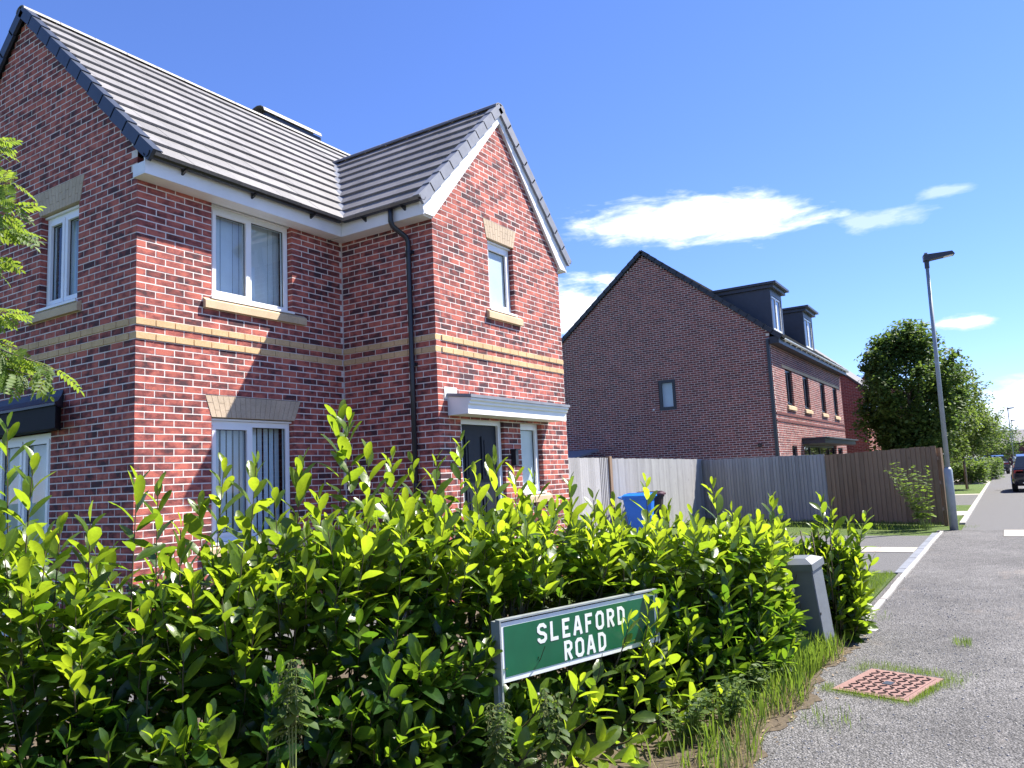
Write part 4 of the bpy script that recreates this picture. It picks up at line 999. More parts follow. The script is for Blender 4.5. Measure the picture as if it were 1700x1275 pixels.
# ------------------------------------------------------------------ leaves
def leaf_shape(L=1., W=.2, curl=.12, fold=.22, seed=0, st=(0, .16, .36, .57, .77, .92, 1.)):
    r = random.Random(seed); V = []; tw = r.uniform(-.25, .25)
    prof = lambda t: W*(math.sin(math.pi*min(1, t)**1.12)**.6) if 0 < t < 1 else 0
    rib = []
    for t in st:
        w = prof(t)*r.uniform(.92, 1.08); z = -curl*t*t*1.0; y = t*L*(1-.06*curl)
        a = tw*t
        mid = (0, y, z); V.append(mid); rib.append(0.)
        if 0 < t < 1:
            for s in (-1, 1):
                V.append((s*w*math.cos(a), y+.02, z+fold*w+s*w*math.sin(a)+r.uniform(-.012, .012))); rib.append(1.)
    T = []; idx = 1
    rows = [[0]]
    for t in st[1:-1]: rows.append([idx, idx+1, idx+2]); idx += 3
    rows.append([idx])
    T += [(0, rows[1][2], rows[1][0]), (0, rows[1][0], rows[1][1])]
    for a, b in zip(rows[1:-2], rows[2:-1]):
        T += [(a[0], a[2], b[2]), (a[0], b[2], b[0]), (a[0], b[0], b[1]), (a[0], b[1], a[1])]
    a = rows[-2]; e = rows[-1][0]; T += [(a[0], a[2], e), (a[0], e, a[1])]
    return np.array(V, float), np.array(T, int), np.array(rib)
def pack(shape_list, items, mat, name):
    """items: (shape index, 3x3 matrix, origin, tint) -> one joined mesh"""
    Vs, Ts, Q, Rb = [], [], [], []; o = 0
    for (si, Mx, og, tint) in items:
        V, T, rb = shape_list[si]; Vs.append(V@Mx.T+og); Ts.append(T+o); Q.append(np.full(len(V), tint)); Rb.append(rb); o += len(V)
    return np_mesh(name, np.concatenate(Vs), np.concatenate(Ts), mat, np.concatenate(Q), True, np.concatenate(Rb))
def basis(d, up, roll=0.):
    d = d/np.linalg.norm(d); x = np.cross(d, up); n = np.linalg.norm(x)
    x = x/n if n > 1e-4 else V3(1, 0, 0); z = np.cross(x, d)
    c, s = math.cos(roll), math.sin(roll); x, z = c*x+s*z, -s*x+c*z
    return np.stack([x, d, z], 1)

# ------------------------------------------------------------------ laurel hedge, shrub by shrub
LSH = [leaf_shape(1, rnd.uniform(.175, .22), rnd.uniform(.05, .3), rnd.uniform(.12, .4), i) for i in range(8)]
CL = np.array([(-5.2, -.6), (-4.3, -1.7), (-3.5, -2.6), (-2.6, -3.35), (-1.6, -3.95), (-.6, -4.38), (.4, -4.78), (1.05, -5.25), (1.7, -5.4), (2.3, -5.45), (3.15, -5.5)])
seg = np.r_[0, np.cumsum(np.linalg.norm(np.diff(CL, axis=0), axis=1))]
def cl(s): return np.array([np.interp(s, seg, CL[:, 0]), np.interp(s, seg, CL[:, 1])])
def cln(s):
    a, b = cl(max(0, s-.1)), cl(min(seg[-1], s+.1)); t = (b-a)/np.linalg.norm(b-a); return np.array([t[1], -t[0]])   # towards the street
def s_of_px(px, z=1.4):
    best = min(np.linspace(0, seg[-1], 240), key=lambda s: abs(project((*cl(s), z))[0]-px)); return best
# hedge outline: main body height by picture column, and the tips of the leading shoots
body = [(-300, 1.5), (-60, 1.5), (60, 1.4), (120, 1.18), (230, 1.16), (300, 1.14), (400, 1.22), (560, 1.34), (640, 1.36), (760, 1.34), (860, 1.28), (940, 1.2), (1075, 1.15), (1180, 1.08), (1290, .95), (1330, .82), (1360, .95), (1440, .8)]
bs_ = sorted((s_of_px(p), h) for p, h in body)
def hb(s): return np.interp(s, [q[0] for q in bs_], [q[1] for q in bs_])
tips = [(12, 712, -.1), (55, 770, .1), (100, 880, .1), (150, 870, .2), (228, 800, .1), (262, 815, .05), (300, 880, .2), (330, 845, -.1), (372, 775, .0), (425, 772, .1), (455, 820, .2), (500, 775, .05), (530, 830, .2), (562, 690, 0), (578, 700, .1), (610, 755, .1), (650, 760, 0.), (685, 770, -.1), (725, 765, .1), (765, 735, 0), (790, 790, .2), (820, 765, .05), (855, 790, -.05), (885, 800, .1), (945, 800, .05), (985, 830, .1), (1020, 835, .0), (1072, 802, .05), (1110, 850, .1), (1150, 855, 0), (1182, 806, .0), (1215, 850, .1), (1282, 830, .05), (1295, 850, -.05), (1240, 905, .1)]
shoots = []                               # (s, base, tip)
for px, py_, off in tips:
    s = s_of_px(px, 1.5); nrm_ = cln(s); c = cl(s)+nrm_*off; d = ray(px, py_)
    # intersect the pixel's ray with the vertical plane of the hedge line at this offset
    n3 = V3(nrm_[0], nrm_[1], 0); k = ((V3(*c, 0)-CAM)@n3)/(d@n3); tp_ = CAM+d*k
    base = V3(*(cl(s)+nrm_*rnd.uniform(-.2, .2)), 0)
    shoots.append((s, base+V3(rnd.uniform(-.1, .1), 0, 0), tp_, 1.))
smax = seg[-1]
for i in range(980):
    s = rnd.uniform(.4, smax-.02); n2 = cln(s); H = hb(s); side = rnd.random()
    sc = 1.-.45*max(0, (s-smax+1.6)/1.6) 
    if side < .5:                          # street face, any height, leaning out
        z = H*rnd.uniform(.06, .99); off = rnd.uniform(.25, .62)*sc*(1.12-.3*z/H)
    elif side < .85:                       # top
        z = H*rnd.uniform(.86, 1.07); off = rnd.uniform(-.45, .42)*sc
    else:                                  # garden side
        z = H*rnd.uniform(.3, .95); off = -rnd.uniform(.25, .55)*sc
    c = cl(s)+n2*off; a = rnd.uniform(-.22, .22); tq = np.array([-n2[1], n2[0]])
    b = cl(s)+n2*off*rnd.uniform(.2, .6)
    zb = max(0., z-rnd.uniform(.35, .8)); 
    shoots.append((s, V3(*(b+tq*a*.3), zb), V3(*(c+tq*a), z), .0))
for i in range(420):                       # skirt of low shoots that hides the foot of the hedge
    s = rnd.uniform(.4, s_of_px(1230)); n2 = cln(s); H = hb(s); z = H*rnd.uniform(.04, .5); off = rnd.uniform(.35, .72 if s < s_of_px(800) else .52); tq = np.array([-n2[1], n2[0]]); a = rnd.uniform(-.2, .2)
    shoots.append((s, V3(*(cl(s)+n2*off*.45), max(0, z-.3)), V3(*(cl(s)+n2*off+tq*a), z), 0.))
# sprigs standing in front of the sign and beside the pillar: tip pixel, distance, root lateral shift
for px, py_, D, dz in [(1078, 1005, 4.75, .5), (1095, 1012, 4.8, .5), (1045, 1030, 4.65, .4), (1000, 1085, 4.45, .4), (1080, 1090, 4.7, .35), (1040, 1120, 4.6, .3), (965, 1125, 4.3, .3), (1110, 1075, 4.85, .4), (1130, 1110, 4.8, .35), (1060, 1160, 4.5, .25), (990, 1170, 4.3, .2), (1095, 1180, 4.6, .2), (1150, 1040, 5.1, .5), (1175, 1100, 5.0, .4), (900, 1150, 4.1, .25), (1200, 1150, 5.0, .3), (940, 1215, 4.05, .2), (1000, 1235, 4.1, .2), (1050, 1225, 4.3, .2), (1090, 1240, 4.3, .2), (1130, 1200, 4.6, .2), (1150, 1160, 4.75, .25), (970, 1262, 3.95, .15), (1040, 1265, 4.1, .15), (880, 1240, 3.9, .2), (1170, 1215, 4.7, .2), (1215, 1175, 5.0, .2), (1195, 1120, 5.2, .3),
                       (1310, 985, 6.0, .4), (1290, 950, 6.1, .5), (1325, 1010, 6.0, .4), (1275, 1030, 5.9, .4), (1305, 1050, 5.9, .3), (1250, 975, 6.0, .5), (1225, 1010, 5.8, .5), (1265, 930, 6.3, .5), (1310, 925, 6.6, .4), (1245, 1080, 5.7, .3), (1285, 1095, 5.8, .25)]:
    t_ = atd(px, py_, D); b_ = t_-V3(0, 0, dz)+V3(.05, .22, 0); b_[2] = max(0, b_[2]); ss = s_of_px(min(px, 1300), .8); shoots.append((ss, b_, t_, .6))
c7 = gz(1398, 1062); c7 = c7+V3(.05, .05, 0)
for i in range(75):                        # the bush beyond the pillar
    a = rnd.uniform(0, 6.28); r_ = .33*rnd.random()**.5; z = rnd.uniform(.12, .95)*(1-.25*(r_/.33)**2); shoots.append((98., c7+V3(math.cos(a)*r_*.3, math.sin(a)*r_*.3, max(0, z-.45)), c7+V3(math.cos(a)*r_, math.sin(a)*r_*.8, z), .4))
for px, py_ in [(1362, 830), (1380, 842), (1437, 855), (1410, 868), (1350, 880), (1425, 900), (1448, 930)]:
    d = ray(px, py_); n3 = V3(Fv[0], Fv[1], 0); t_ = CAM+d*(((c7-CAM)@n3)/(d@n3)); shoots.append((98., c7+V3(0, 0, .3), t_, 1.))
shr = [(s_of_px(120), 'tall laurel shrub in front of the dark-canopied bay window'), (s_of_px(330), 'laurel shrub in front of the sunlit house corner'), (s_of_px(520), 'laurel shrub in front of the ground floor blinds'), (s_of_px(690), 'laurel shrub with the tallest shoot, before the black downpipe'), (s_of_px(880), 'laurel shrub in front of the dark front door'), (s_of_px(1130), 'laurel shrub behind the green street name sign'), (s_of_px(1325), 'laurel shrub between the sign and the leaning pillar'), (99., 'laurel shrub just beyond the leaning service pillar')]
leaves = [[] for _ in shr]; stems = [MB() for _ in shr]; roots = [[] for _ in shr]
for (s, b, t, lead) in shoots:
    k = next(i for i, (lim, _) in enumerate(shr) if s < lim)
    roots[k].append(b[:2]); d = t-b; ln = np.linalg.norm(d)
    if ln < .12: continue
    bend = V3(rnd.uniform(-.05, .05), rnd.uniform(-.05, .05), 0)*ln
    ctrl = .35*(b+t)/2+.65*V3(t[0]-.15*d[0], t[1]-.15*d[1], b[2]+.3*d[2])+bend
    curve = lambda f: b*(1-f)**2+ctrl*2*f*(1-f)+t*f*f
    pts = [curve(f) for f in np.linspace(0, 1, 6)]
    r0 = .008 if lead else .0045
    stems[k].tube(pts, list(np.linspace(r0, .0025, 6)), 4, cap=False)
    leafy = min(ln, rnd.uniform(.45, .75)) if lead else min(ln, rnd.uniform(.35, .6)); gap = rnd.uniform(.027, .036); q = 0.; ang = rnd.uniform(0, 6.28)
    age0 = rnd.uniform(.55, 1.) if (lead or t[2] > hb(s)*.72) else rnd.uniform(0., .55)
    sz0 = rnd.uniform(.14, .185)
    while q < leafy:
        f = 1-q/ln; p = curve(f); ax = curve(min(1, f+.02))-curve(max(0, f-.02)); ax /= np.linalg.norm(ax)
        u = q/leafy; spread = R(20+44*u**.8+rnd.uniform(-12, 12))
        x = np.cross(ax, V3(.3, .8, .1)); x /= np.linalg.norm(x); y = np.cross(ax, x); rad = x*math.cos(ang)+y*math.sin(ang)
        dr = ax*math.cos(spread)+rad*math.sin(spread)+V3(0, 0, .12-.25*u)
        size = sz0*(.55+.45*min(1, u*4))*rnd.uniform(.82, 1.15)
        B = basis(dr, ax*.7+EZ*.5+V3(*rng.normal(0, .22, 3)), rnd.uniform(-.5, .5))*size
        tint = max(0, min(1, age0-.55*u+rnd.uniform(-.12, .12)))
        if rnd.random() < .006: tint = 1.3
        leaves[k].append((rnd.randrange(8), B, p+dr*.008, tint)); ang += 2.4; q += gap*(1+.5*u)
# inner leaves that close the body of the hedge
for i in range(6500):
    s = rnd.uniform(.3, smax-.05); n2 = cln(s); k = next(i for i, (lim, _) in enumerate(shr) if s < lim); H = hb(s)
    z = H*rnd.uniform(.05, .93); sc = 1.-.45*max(0, (s-smax+1.6)/1.6); p = V3(*(cl(s)+n2*rnd.uniform(-.4, .46)*sc), z)
    a = rnd.uniform(0, 6.28); dr = V3(math.cos(a), math.sin(a), rnd.uniform(-.45, .5))
    leaves[k].append((rnd.randrange(8), basis(dr, EZ+V3(*rng.normal(0, .35, 3)), rnd.uniform(-.5, .5))*rnd.uniform(.13, .18), p, rnd.uniform(0, .4)))
LMESH = {}
def leaf_obj(parent, og, item):
    si, B, p, tint = item; q = round(max(0, min(1, tint))*5)/5; kk = (si, q)
    if kk not in LMESH:
        V, T, rb = LSH[si]; LMESH[kk] = np_mesh('leaf', V, T, M_laurel, np.full(len(V), q), True, rb)
    p = p-og; link('leaf', LMESH[kk], parent, None, Matrix(((B[0, 0], B[0, 1], B[0, 2], p[0]), (B[1, 0], B[1, 1], B[1, 2], p[1]), (B[2, 0], B[2, 1], B[2, 2], p[2]), (0, 0, 0, 1))))
for k, (lim, lab) in enumerate(shr):
    if not leaves[k]: continue
    og = V3(*np.mean(roots[k], axis=0), 0.); t = thing('laurel_shrub', lab, 'shrub', tuple(og), 0., 'laurel shrubs of the corner hedge')
    def hides(it):                        # keep the lettering and the pillar clear, as they are in the street
        x, y, d = project(it[2]+it[1][:, 1]*.5)
        return (825 < x < 1022 and 1000-.17*(x-835) < y < 1142-.24*(x-835) and d < 5.0) or (1308 < x < 1392 and 900 < y < 1075 and d < 6.75 and x > 1300+.2*(y-900)) or (862 < x < 1000 and 1095 < y < 1165 and d < 4.1)
    L = [it for it in leaves[k] if not hides(it)]
    def near(it):
        x, y, d = project(it[2]); 
        return np.linalg.norm(it[1][:, 1])/max(d, .5)*(1. if -20 < x < 1720 and 600 < y < 1300 else .0)
    L.sort(key=lambda it: -near(it)); nsolo = 280
    sm = stems[k]
    for i in range(len(sm.v)): sm.v[i] = tuple(np.array(sm.v[i])-og)
    for j in range(7):
        a = rnd.uniform(0, 6.28); rr = rnd.uniform(.05, .3); sm.tube([(math.cos(a)*.05, math.sin(a)*.05, 0), (math.cos(a)*rr*.6, math.sin(a)*rr*.6, .4), (math.cos(a)*rr, math.sin(a)*rr, .95)], [.016, .011, .006], 5)
    sm.build('stems', M_stem, t, True, 'stuff')
    for it in L[:nsolo]: leaf_obj(t, og, it)
    rest = [(a, b, c-og, d) for (a, b, c, d) in L[nsolo:]]
    if rest: link('foliage', pack(LSH, rest, M_laurel, 'foliage'), t, 'stuff')

# ------------------------------------------------------------------ grass, weeds and litter
BL = [leaf_shape(1, .03, rnd.uniform(.2, .7), .3, 40+i, (0, .3, .6, .85, 1.)) for i in range(6)]
def blades(name, label, cat, n, place, size, mat, lean=.5, tintf=lambda: rnd.random()):
    it = []
    for i in range(n):
        p = place()
        if p is None: continue
        a = rnd.uniform(0, 6.28); l_ = abs(rnd.gauss(0, lean)); dr = V3(math.cos(a)*l_, math.sin(a)*l_, 1); sz = size()
        it.append((rnd.randrange(6), basis(dr, V3(math.cos(a), math.sin(a), .2))*sz, np.asarray(p, float), tintf()))
    o = link(name, pack(BL, it, mat, name), None, 'stuff'); o['label'] = label; o['category'] = cat; return o
def around(c, sx, sy, z=0.): return lambda: (c[0]+rnd.gauss(0, sx), c[1]+rnd.gauss(0, sy), z)
def edge_place():
    x = rnd.uniform(-.6, 3.0); f = (x+.6)/3.6
    return (x, -6.06+.06*math.sin(x*5)+abs(rnd.gauss(0, .22)), 0.)
blades('grass_tufts', 'long green grass at the foot of the leaning pillar and hedge', 'grass', 2600, lambda: (rnd.gauss(1.75, .38), -6.03+abs(rnd.gauss(0, .2)), 0) if rnd.random() < .62 else edge_place(), lambda: rnd.uniform(.03, .22), M_grass, .8)
blades('dry_grass', 'dry straw-coloured grass stems along the hedge foot', 'grass', 1500, edge_place, lambda: rnd.uniform(.03, .13), M_dry, 1.5)
def mh_place():
    a = rnd.uniform(0, 6.28); c, s_ = math.cos(a), math.sin(a); rr = 1.06+abs(rnd.gauss(0, .1))*(2.6 if c > .2 else 1.); q = max(abs(c), abs(s_)); x, y = .34*c/q*rr, .25*s_/q*rr
    if not (y < -.1 or x > .22 or x < -.25): return None
    cr, sr = math.cos(R(-14)), math.sin(R(-14)); return (1.56+x*cr-y*sr, -6.52+x*sr+y*cr, 0)
blades('moss_fringe', 'short mossy grass fringing the manhole cover', 'grass', 4200, mh_place, lambda: rnd.uniform(.012, .04), M_grass, .9, lambda: rnd.uniform(.3, 1))
blades('lawn_grass', 'short mown lawn beside the pavement edging', 'grass', 9000, lambda: (rnd.uniform(3.3, 7.4), -5.92+abs(rnd.gauss(0, .8)), -.004), lambda: rnd.uniform(.03, .075), M_grass, .6)
blades('verge_grass', 'rough grass along the foot of the shaded fence', 'grass', 5000, lambda: (lambda f, q: (FC[0]+(FE[0]-FC[0])*f-q, FC[1]+(FE[1]-FC[1])*f+.3*q, 0))(rnd.random(), abs(rnd.gauss(.15, .8))), lambda: rnd.uniform(.05, .13), M_grass, .5)
blades('pavement_weeds', 'small weed tufts growing through cracks in asphalt and drive', 'weeds', 500, lambda: (lambda c: (c[0]+rnd.gauss(0, c[2]), c[1]+rnd.gauss(0, c[2]), 0))(rnd.choice([(3.0, -6.9, .04), (11.0, -3.9, .12), (15.3, -6.35, .15), (4.0, -6.05, .1), (.55, -6.3, .1)])), lambda: rnd.uniform(.02, .08), M_grass, .8)
# leafy weeds along the bed edge
WSH = [leaf_shape(1, .26, .15, .25, 70+i, (0, .2, .5, .8, 1.)) for i in range(5)]
def weed(label, loc, h, n, spread, mat=M_nettle, size=(.03, .06), group='weeds at the hedge foot', lean=(0, 0), name='weed_plant'):
    t = thing(name, label, 'weed', tuple(loc), 0., group); st = MB(); it = []
    for i in range(n):
        a = rnd.uniform(0, 6.28); r = spread*rnd.uniform(.3, 1); tp_ = V3(math.cos(a)*r+lean[0], math.sin(a)*r+lean[1], h*rnd.uniform(.6, 1)); b = V3(math.cos(a)*r*.15, math.sin(a)*r*.15, 0)
        st.tube([b, (b+tp_)/2+V3(0, 0, .05*h), tp_], [.0035, .003, .0015], 4, cap=False); q = .2
        while q < 1:
            p = b*(1-q)+tp_*q+V3(0, 0, .1*h*q*(1-q)*2); a2 = rnd.uniform(0, 6.28)
            for s in (0, math.pi): dr = V3(math.cos(a2+s), math.sin(a2+s), rnd.uniform(-.2, .5)); it.append((rnd.randrange(5), basis(dr, EZ, rnd.uniform(-.4, .4))*rnd.uniform(*size)*(1.1-.4*q), p, rnd.random()))
            q += rnd.uniform(.07, .13)
    st.build('stems', M_gstem, t); link('foliage', pack(WSH, it, mat, 'foliage'), t, 'stuff'); return t
for (px, py_, lab) in [(1195, 1215, 'low leafy weed just right of the sign post foot'), (1235, 1165, 'leafy weed between the sign and the yellow flowers'), (1150, 1235, 'low weed at the bed edge under the sign'), (1275, 1140, 'leafy weed beside the yellow flowers'), (1420, 1060, 'low weed by the end of the pale kerb edging'), (1310, 1110, 'leafy weed in the grass left of the leaning pillar')]:
    p = gz(px, py_); weed(lab, (p[0], p[1], 0), rnd.uniform(.2, .38), 12, .22, size=(.04, .08))
p = gz(1545, 878); weed('wild shrub with small yellowish leaves against the brown fence end', (14.9, -5.75, 0), 1.55, 26, .55, M_grass, (.08, .15), None, (-.1, .25), 'wild_shrub')
# nettles with hanging seed tassels
def nettle(label, px, py_, dist, h):
    top = atd(px, py_, dist); t = thing('nettle_plant', label, 'weed', (top[0], top[1], 0), 0., 'seeding nettles in the hedge'); st = MB(); it = []; ts = []
    for j in range(3):
        dx, dy = rnd.uniform(-.06, .06), rnd.uniform(-.06, .06); z1 = top[2]*rnd.uniform(.9, 1.03); st.tube([(dx*.2, dy*.2, 0), (dx*.6, dy*.6, z1*.6), (dx, dy, z1)], [.004, .0035, .002], 5)
        z = z1
        while z > z1-h:
            u = (z1-z)/h; a = rnd.uniform(0, 6.28)
            for s in (0, math.pi):
                dr = V3(math.cos(a+s), math.sin(a+s), -.3); it.append((rnd.randrange(5), basis(dr, EZ)*(.04+.07*u), V3(dx*(z/z1), dy*(z/z1), z), rnd.uniform(0, .6)))
            for q in range(3):
                a2 = rnd.uniform(0, 6.28); r = rnd.uniform(.02, .06); ln = rnd.uniform(.05, .12); p0 = V3(dx*(z/z1), dy*(z/z1), z-.005); p1 = p0+V3(math.cos(a2)*r, math.sin(a2)*r, -.005)
                for w in range(9):
                    f = w/8; pp = p0+(p1-p0)*min(1, f*1.6)+V3(0, 0, .01*math.sin(f*3)-ln*f*f)+V3(*rng.normal(0, .0025, 3)); ts.append((rnd.randrange(5), basis(V3(*rng.normal(0, .4, 3))+V3(0, 0, -1), EX)*rnd.uniform(.009, .015), pp, rnd.random()))
            z -= .035
    st.build('stem', M_gstem, t); link('foliage', pack(WSH, it, M_nettle, 'foliage'), t, 'stuff'); link('seed_tassels', pack(WSH, ts, M_tassel, 'seed_tassels'), t, 'stuff')
nettle('nettle with pale seed tassels drooping out of the dark lower hedge', 485, 1090, 3.3, .25)
nettle('nettle with pale seed tassels left of the sign post', 826, 1165, 3.95, .3)
nettle('nettle with pale seed tassels under the green sign plate', 915, 1140, 4.0, .3)
# yellow flowers and fallen leaves
fl_ = thing('flower_cluster', 'small cluster of yellow flowers beside the leaning pillar', 'flowers', (1.95, -5.72, 0)); 
for i in range(9):
    m = MB(); x, y, z = rnd.gauss(0, .06), rnd.gauss(0, .05), rnd.uniform(.22, .32)
    for k in range(5): a = k*1.257; m.quad((x, y, z), (x+.012*math.cos(a-.5), y+.012*math.sin(a-.5), z+.004), (x+.02*math.cos(a), y+.02*math.sin(a), z+.002), (x+.012*math.cos(a+.5), y+.012*math.sin(a+.5), z+.004))
    fo = m.build('flower', M_yellow, fl_); s = MB(); s.tube([(x*.3, y*.3, 0), (x, y, z)], .0018, 4); s.build('stem', M_gstem, fo)
it = []
for i in range(240):
    x = rnd.uniform(-.7, 3.2); y = -6.05+rnd.gauss(.05, .12); a = rnd.uniform(0, 6.28); it.append((rnd.randrange(8), basis(V3(math.cos(a), math.sin(a), rnd.uniform(-.1, .2)), EZ, rnd.uniform(-.6, .6))*rnd.uniform(.012, .035), V3(x, y, .012), rnd.random()))
o = link('leaf_litter', pack(LSH, it, M_deadleaf, 'leaf_litter'), None, 'stuff'); o['label'] = 'dead leaves scattered along the pavement edge'; o['category'] = 'litter'
# loose grit on the worn asphalt
g = MB()
for i in range(2600):
    x = rnd.uniform(-.4, 6.5); y = -6.1-abs(rnd.gauss(0, .9)); s = rnd.uniform(.003, .008)
    if abs(x-1.56) < .36 and abs(y+6.52) < .3: continue
    v = [V3(x+rnd.uniform(-s, s), y+rnd.uniform(-s, s), 0) for _ in range(2)]
    P = [V3(x, y, 0)+V3(s*math.cos(a)*rnd.uniform(.7, 1.2), s*math.sin(a)*rnd.uniform(.7, 1.2), 0) for a in (0, 1.57, 3.14, 4.71)]
    g.hexa(P+[p*1+V3(0, 0, s*rnd.uniform(.6, 1.1))+(V3(x, y, 0)-p)*.35 for p in P], rnd.random())
o = g.build('grit', M_conc, None, kind='stuff'); o['label'] = 'loose grit and small stones on the worn asphalt'; o['category'] = 'gravel'

# ------------------------------------------------------------------ trees
TSH = [leaf_shape(1, .33, .1, .2, 90+i, (0, .35, .7, 1.)) for i in range(4)]
def tree(label, base, h, z0, rad, n, mat=M_tree, leaf=(.09, .14), lumps=26, seed=1, group='street trees', trunk=.07, stake=False, tints=(0, 1)):
    r = random.Random(seed); t = thing('street_tree', label, 'tree', tuple(base), 0., group); m = MB(); it = []
    top = V3(r.uniform(-.1, .1), r.uniform(-.1, .1), h*.93); path = lambda f: V3(top[0]*f, top[1]*f, top[2]*f)
    m.tube([path(f) for f in (0, .2, .45, .7, .9)], [trunk, trunk*.85, trunk*.6, trunk*.35, trunk*.12], 8)
    L = []
    for i in range(lumps):
        f = (i+.5)/lumps; z = z0+(h-z0)*f; prof = math.sin(math.pi*(.12+.8*f)**1.15)**.8
        a = i*2.4+r.uniform(-.4, .4); rr = rad*prof*r.uniform(.45, 1.0); c = V3(math.cos(a)*rr, math.sin(a)*rr, z)
        s = path(max(.1, (z-rr*.7)/top[2])); m.tube([s, (s+c)/2+V3(0, 0, .08), c], [trunk*.28, trunk*.18, .006], 5, cap=False); L.append((c, rad*r.uniform(.3, .5)))
        # loose outer twig
        tip = c+V3(math.cos(a), math.sin(a), r.uniform(.2, 1.2))*rad*r.uniform(.2, .42); m.tube([c, tip], [.006, .003], 4, cap=False)
        for k in range(int(n*.006)): q = r.random(); pp = c*(1-q)+tip*q+V3(*rng.normal(0, .05, 3)); it.append((r.randrange(4), basis(V3(*rng.normal(0, 1, 3))+V3(0, 0, -.2), EZ)*r.uniform(*leaf), pp, r.uniform(*tints)))
    L.append((top, rad*.22))
    per = n//len(L)
    for c, s in L:
        for k in range(per):
            v = rng.normal(0, 1, 3); v = v/np.linalg.norm(v)*s*r.random()**.45; v[2] *= .8
            a = r.uniform(0, 6.28); dr = V3(math.cos(a), math.sin(a), r.uniform(-.9, .3)); it.append((r.randrange(4), basis(dr, EZ+V3(*rng.normal(0, .4, 3)))*r.uniform(*leaf), c+v, r.uniform(*tints)))
    m.build('trunk', M_bark, t, True); link('crown', pack(TSH, it, mat, 'crown'), t, 'stuff')
    if stake:
        for s in (-1, 1): k = MB(); k.tube([(s*.28, 0, 0), (s*.28, 0, 1.2)], .035, 6); k.build('stake', M_wbrown, t)
    return t
tree('bushy dark green street tree behind the brown fence', (25.0, -4.75, 0), 5.85, 1.5, 1.7, 24000, leaf=(.1, .16), lumps=40, seed=3, trunk=.09, tints=(0, .7))
tree('street tree tied to two stakes on the far lawn', (38.9, -5.6, 0), 4.7, 1.7, 1.5, 7500, lumps=22, seed=5, stake=True, tints=(.3, 1))
tree('lighter green street tree just beyond the bushy one', (31.5, -5.3, 0), 5.2, 1.6, 1.6, 8000, lumps=24, seed=8, tints=(.35, 1))
tree('far street tree past the staked one, before the far hedge', (52, -5.6, 0), 4.6, 1.7, 1.5, 3000, lumps=18, seed=12, leaf=(.12, .18))
tree('farthest small street tree near the distant roofs', (70, -6.0, 0), 5.2, 1.6, 2.0, 2600, lumps=18, seed=15, leaf=(.14, .22))
tree('distant tree in front of the end-of-street houses', (105, -6.5, 0), 4.6, 1.2, 3.2, 2600, lumps=18, seed=19, leaf=(.2, .3), tints=(0, .5))
def far_hedge(label, x0, x1, y0, y1, h, n, seed=0):
    r = random.Random(seed); t = thing('clipped_hedge', label, 'hedge', ((x0+x1)/2, (y0+y1)/2, 0), 0., 'hedges along the far gardens'); it = []; c = V3((x0+x1)/2, (y0+y1)/2, 0); m = MB()
    for i in range(n):
        p = V3(r.uniform(x0, x1), r.uniform(y0, y1), 0)-c; p[2] = h*r.random()**.6*(1+.12*math.sin(p[0]*3)); a = r.uniform(0, 6.28)
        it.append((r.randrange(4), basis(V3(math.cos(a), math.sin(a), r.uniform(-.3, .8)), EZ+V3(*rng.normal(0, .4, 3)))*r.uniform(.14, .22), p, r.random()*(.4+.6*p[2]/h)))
    for i in range(8): x = (x1-x0)*(i/7-.5)*.9; m.tube([(x, 0, 0), (x+.1, .05, h*.8)], [.02, .008], 5)
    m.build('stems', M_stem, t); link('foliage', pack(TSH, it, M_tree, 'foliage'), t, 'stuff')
far_hedge('long leafy hedge across the far front gardens', 50, 53, -6.4, 1.5, 1.2, 3800, 1)
far_hedge('dense rounded hedge end at the road edge', 46.2, 50, -6.35, -4.6, 1.15, 2400, 2)
far_hedge('bright green hedge running on along the road edge', 54, 66, -7.0, -5.8, 1.25, 3000, 3)

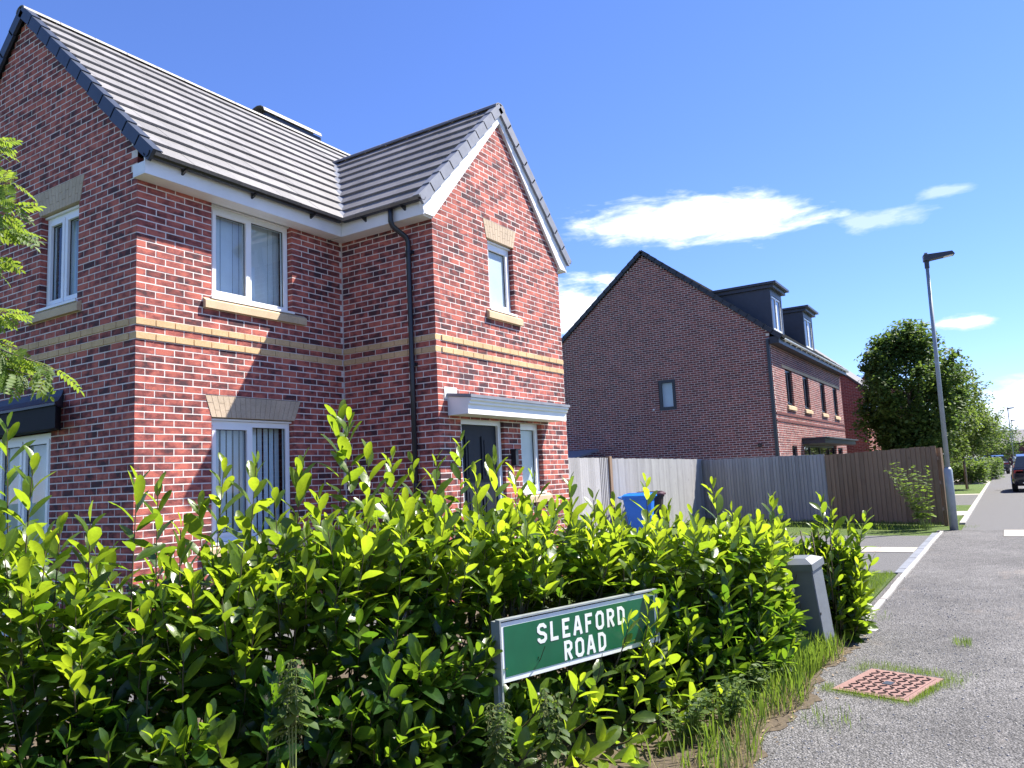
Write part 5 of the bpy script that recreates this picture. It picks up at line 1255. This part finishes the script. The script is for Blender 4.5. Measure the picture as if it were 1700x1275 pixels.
# rowan whose branches reach in from outside the frame, over the dark bay canopy
rb = atd(-190, 800, 4.5); rw_ = thing('rowan_tree', 'rowan tree reaching feathery branches in front of the brick gable wall', 'tree', (rb[0], rb[1], 0))
og = V3(rb[0], rb[1], 0); m = MB(); m.tube([V3(0, 0, 0), V3(.03, .02, 1.5), V3(-.02, 0, 3.2), V3(.02, .0, 4.6)], [.07, .06, .04, .012], 8)
def pinnate():
    V, T, Q, Rb = [], [], [], []; o = 0; items = []
    bend = lambda f: V3(0, f, -.28*f*f)
    for i in range(7):
        f = .22+.12*i
        for s in (-1, 1):
            dr = V3(s*.95, .38, -.12); items.append((rnd.randrange(4), basis(dr, EZ, s*.25)*rnd.uniform(.32, .4)*(1-.25*abs(i-3)/4), bend(f), rnd.random()))
    items.append((0, basis(V3(0, 1, -.5), EZ)*.3, bend(1.0), .6))
    sh_ = [leaf_shape(1, .19, .12, .2, 120+i, (0, .3, .65, 1.)) for i in range(4)]
    Vs = []
    for (si, B, p, t) in items: v, tt, rbv = sh_[si]; V.append(v@B.T+p); T.append(tt+o); Q.append(np.full(len(v), t)); Rb.append(rbv); o += len(v)
    w = .008; v = np.array([bend(f)+V3(s*w, 0, .004) for f in (0, .35, .7, 1.) for s in (-1, 1)]); tt = np.array([(2*i, 2*i+1, 2*i+3) for i in range(3)]+[(2*i, 2*i+3, 2*i+2) for i in range(3)]); V.append(v); T.append(tt+o); Q.append(np.full(len(v), .9)); Rb.append(np.ones(len(v)))
    return np.concatenate(V), np.concatenate(T), np.concatenate(Q), np.concatenate(Rb)
PIN = [np_mesh('leaf', *pinnate()[:2], M_rowan) for _ in range(0)]
for _ in range(5):
    v, tt, q, r_ = pinnate(); PIN.append(np_mesh('leaf', v, tt, M_rowan, q, True, r_))
branches = [((-80, 330), (20, 300), 4.4), ((-80, 400), (18, 380), 4.45), ((-60, 370), (25, 345), 4.35), ((-90, 460), (-5, 430), 4.5), ((-90, 560), (85, 610), 4.3), ((-90, 540), (40, 585), 4.35), ((-80, 600), (60, 625), 4.3), ((-90, 520), (10, 520), 4.4), ((-80, 640), (15, 600), 4.4), ((-90, 250), (-15, 240), 4.6)]
for (a, b, D) in branches:
    A = atd(*a, D+.1)-og; B = atd(*b, D)-og; s0 = V3(0, 0, max(1.2, A[2]-.4)); m.tube([s0, A, (A+B)/2+V3(0, 0, .02), B], [.012, .007, .005, .002], 5)
    n = 15
    for i in range(n):
        f = .25+.75*i/(n-1); p = A*(1-f)+B*f; dB = (B-A)/np.linalg.norm(B-A); sd_ = np.cross(dB, EZ)
        dr = dB*.6+sd_*rnd.choice((-1, 1))*rnd.uniform(.2, 1.)+V3(0, 0, rnd.uniform(-.9, .35))
        Bm = basis(dr, EZ+V3(*rng.normal(0, .5, 3)), rnd.uniform(-.6, .6))*rnd.uniform(.1, .18)
        link('leaf', rnd.choice(PIN), rw_, None, Matrix(((*Bm[0], p[0]), (*Bm[1], p[1]), (*Bm[2], p[2]), (0, 0, 0, 1))))
for i in range(90):                       # the rest of the crown, out of view
    a = rnd.uniform(R(110), R(300)); r_ = rnd.uniform(.2, .9); p = V3(math.cos(a)*r_, math.sin(a)*r_, rnd.uniform(2.2, 4.6)); Bm = basis(V3(math.cos(a), math.sin(a), rnd.uniform(-.5, .3)), EZ)*.16
    if project(p+og)[0] > -130: continue
    link('leaf', rnd.choice(PIN), rw_, None, Matrix(((*Bm[0], p[0]), (*Bm[1], p[1]), (*Bm[2], p[2]), (0, 0, 0, 1))))
m.build('trunk', M_bark, rw_, True)
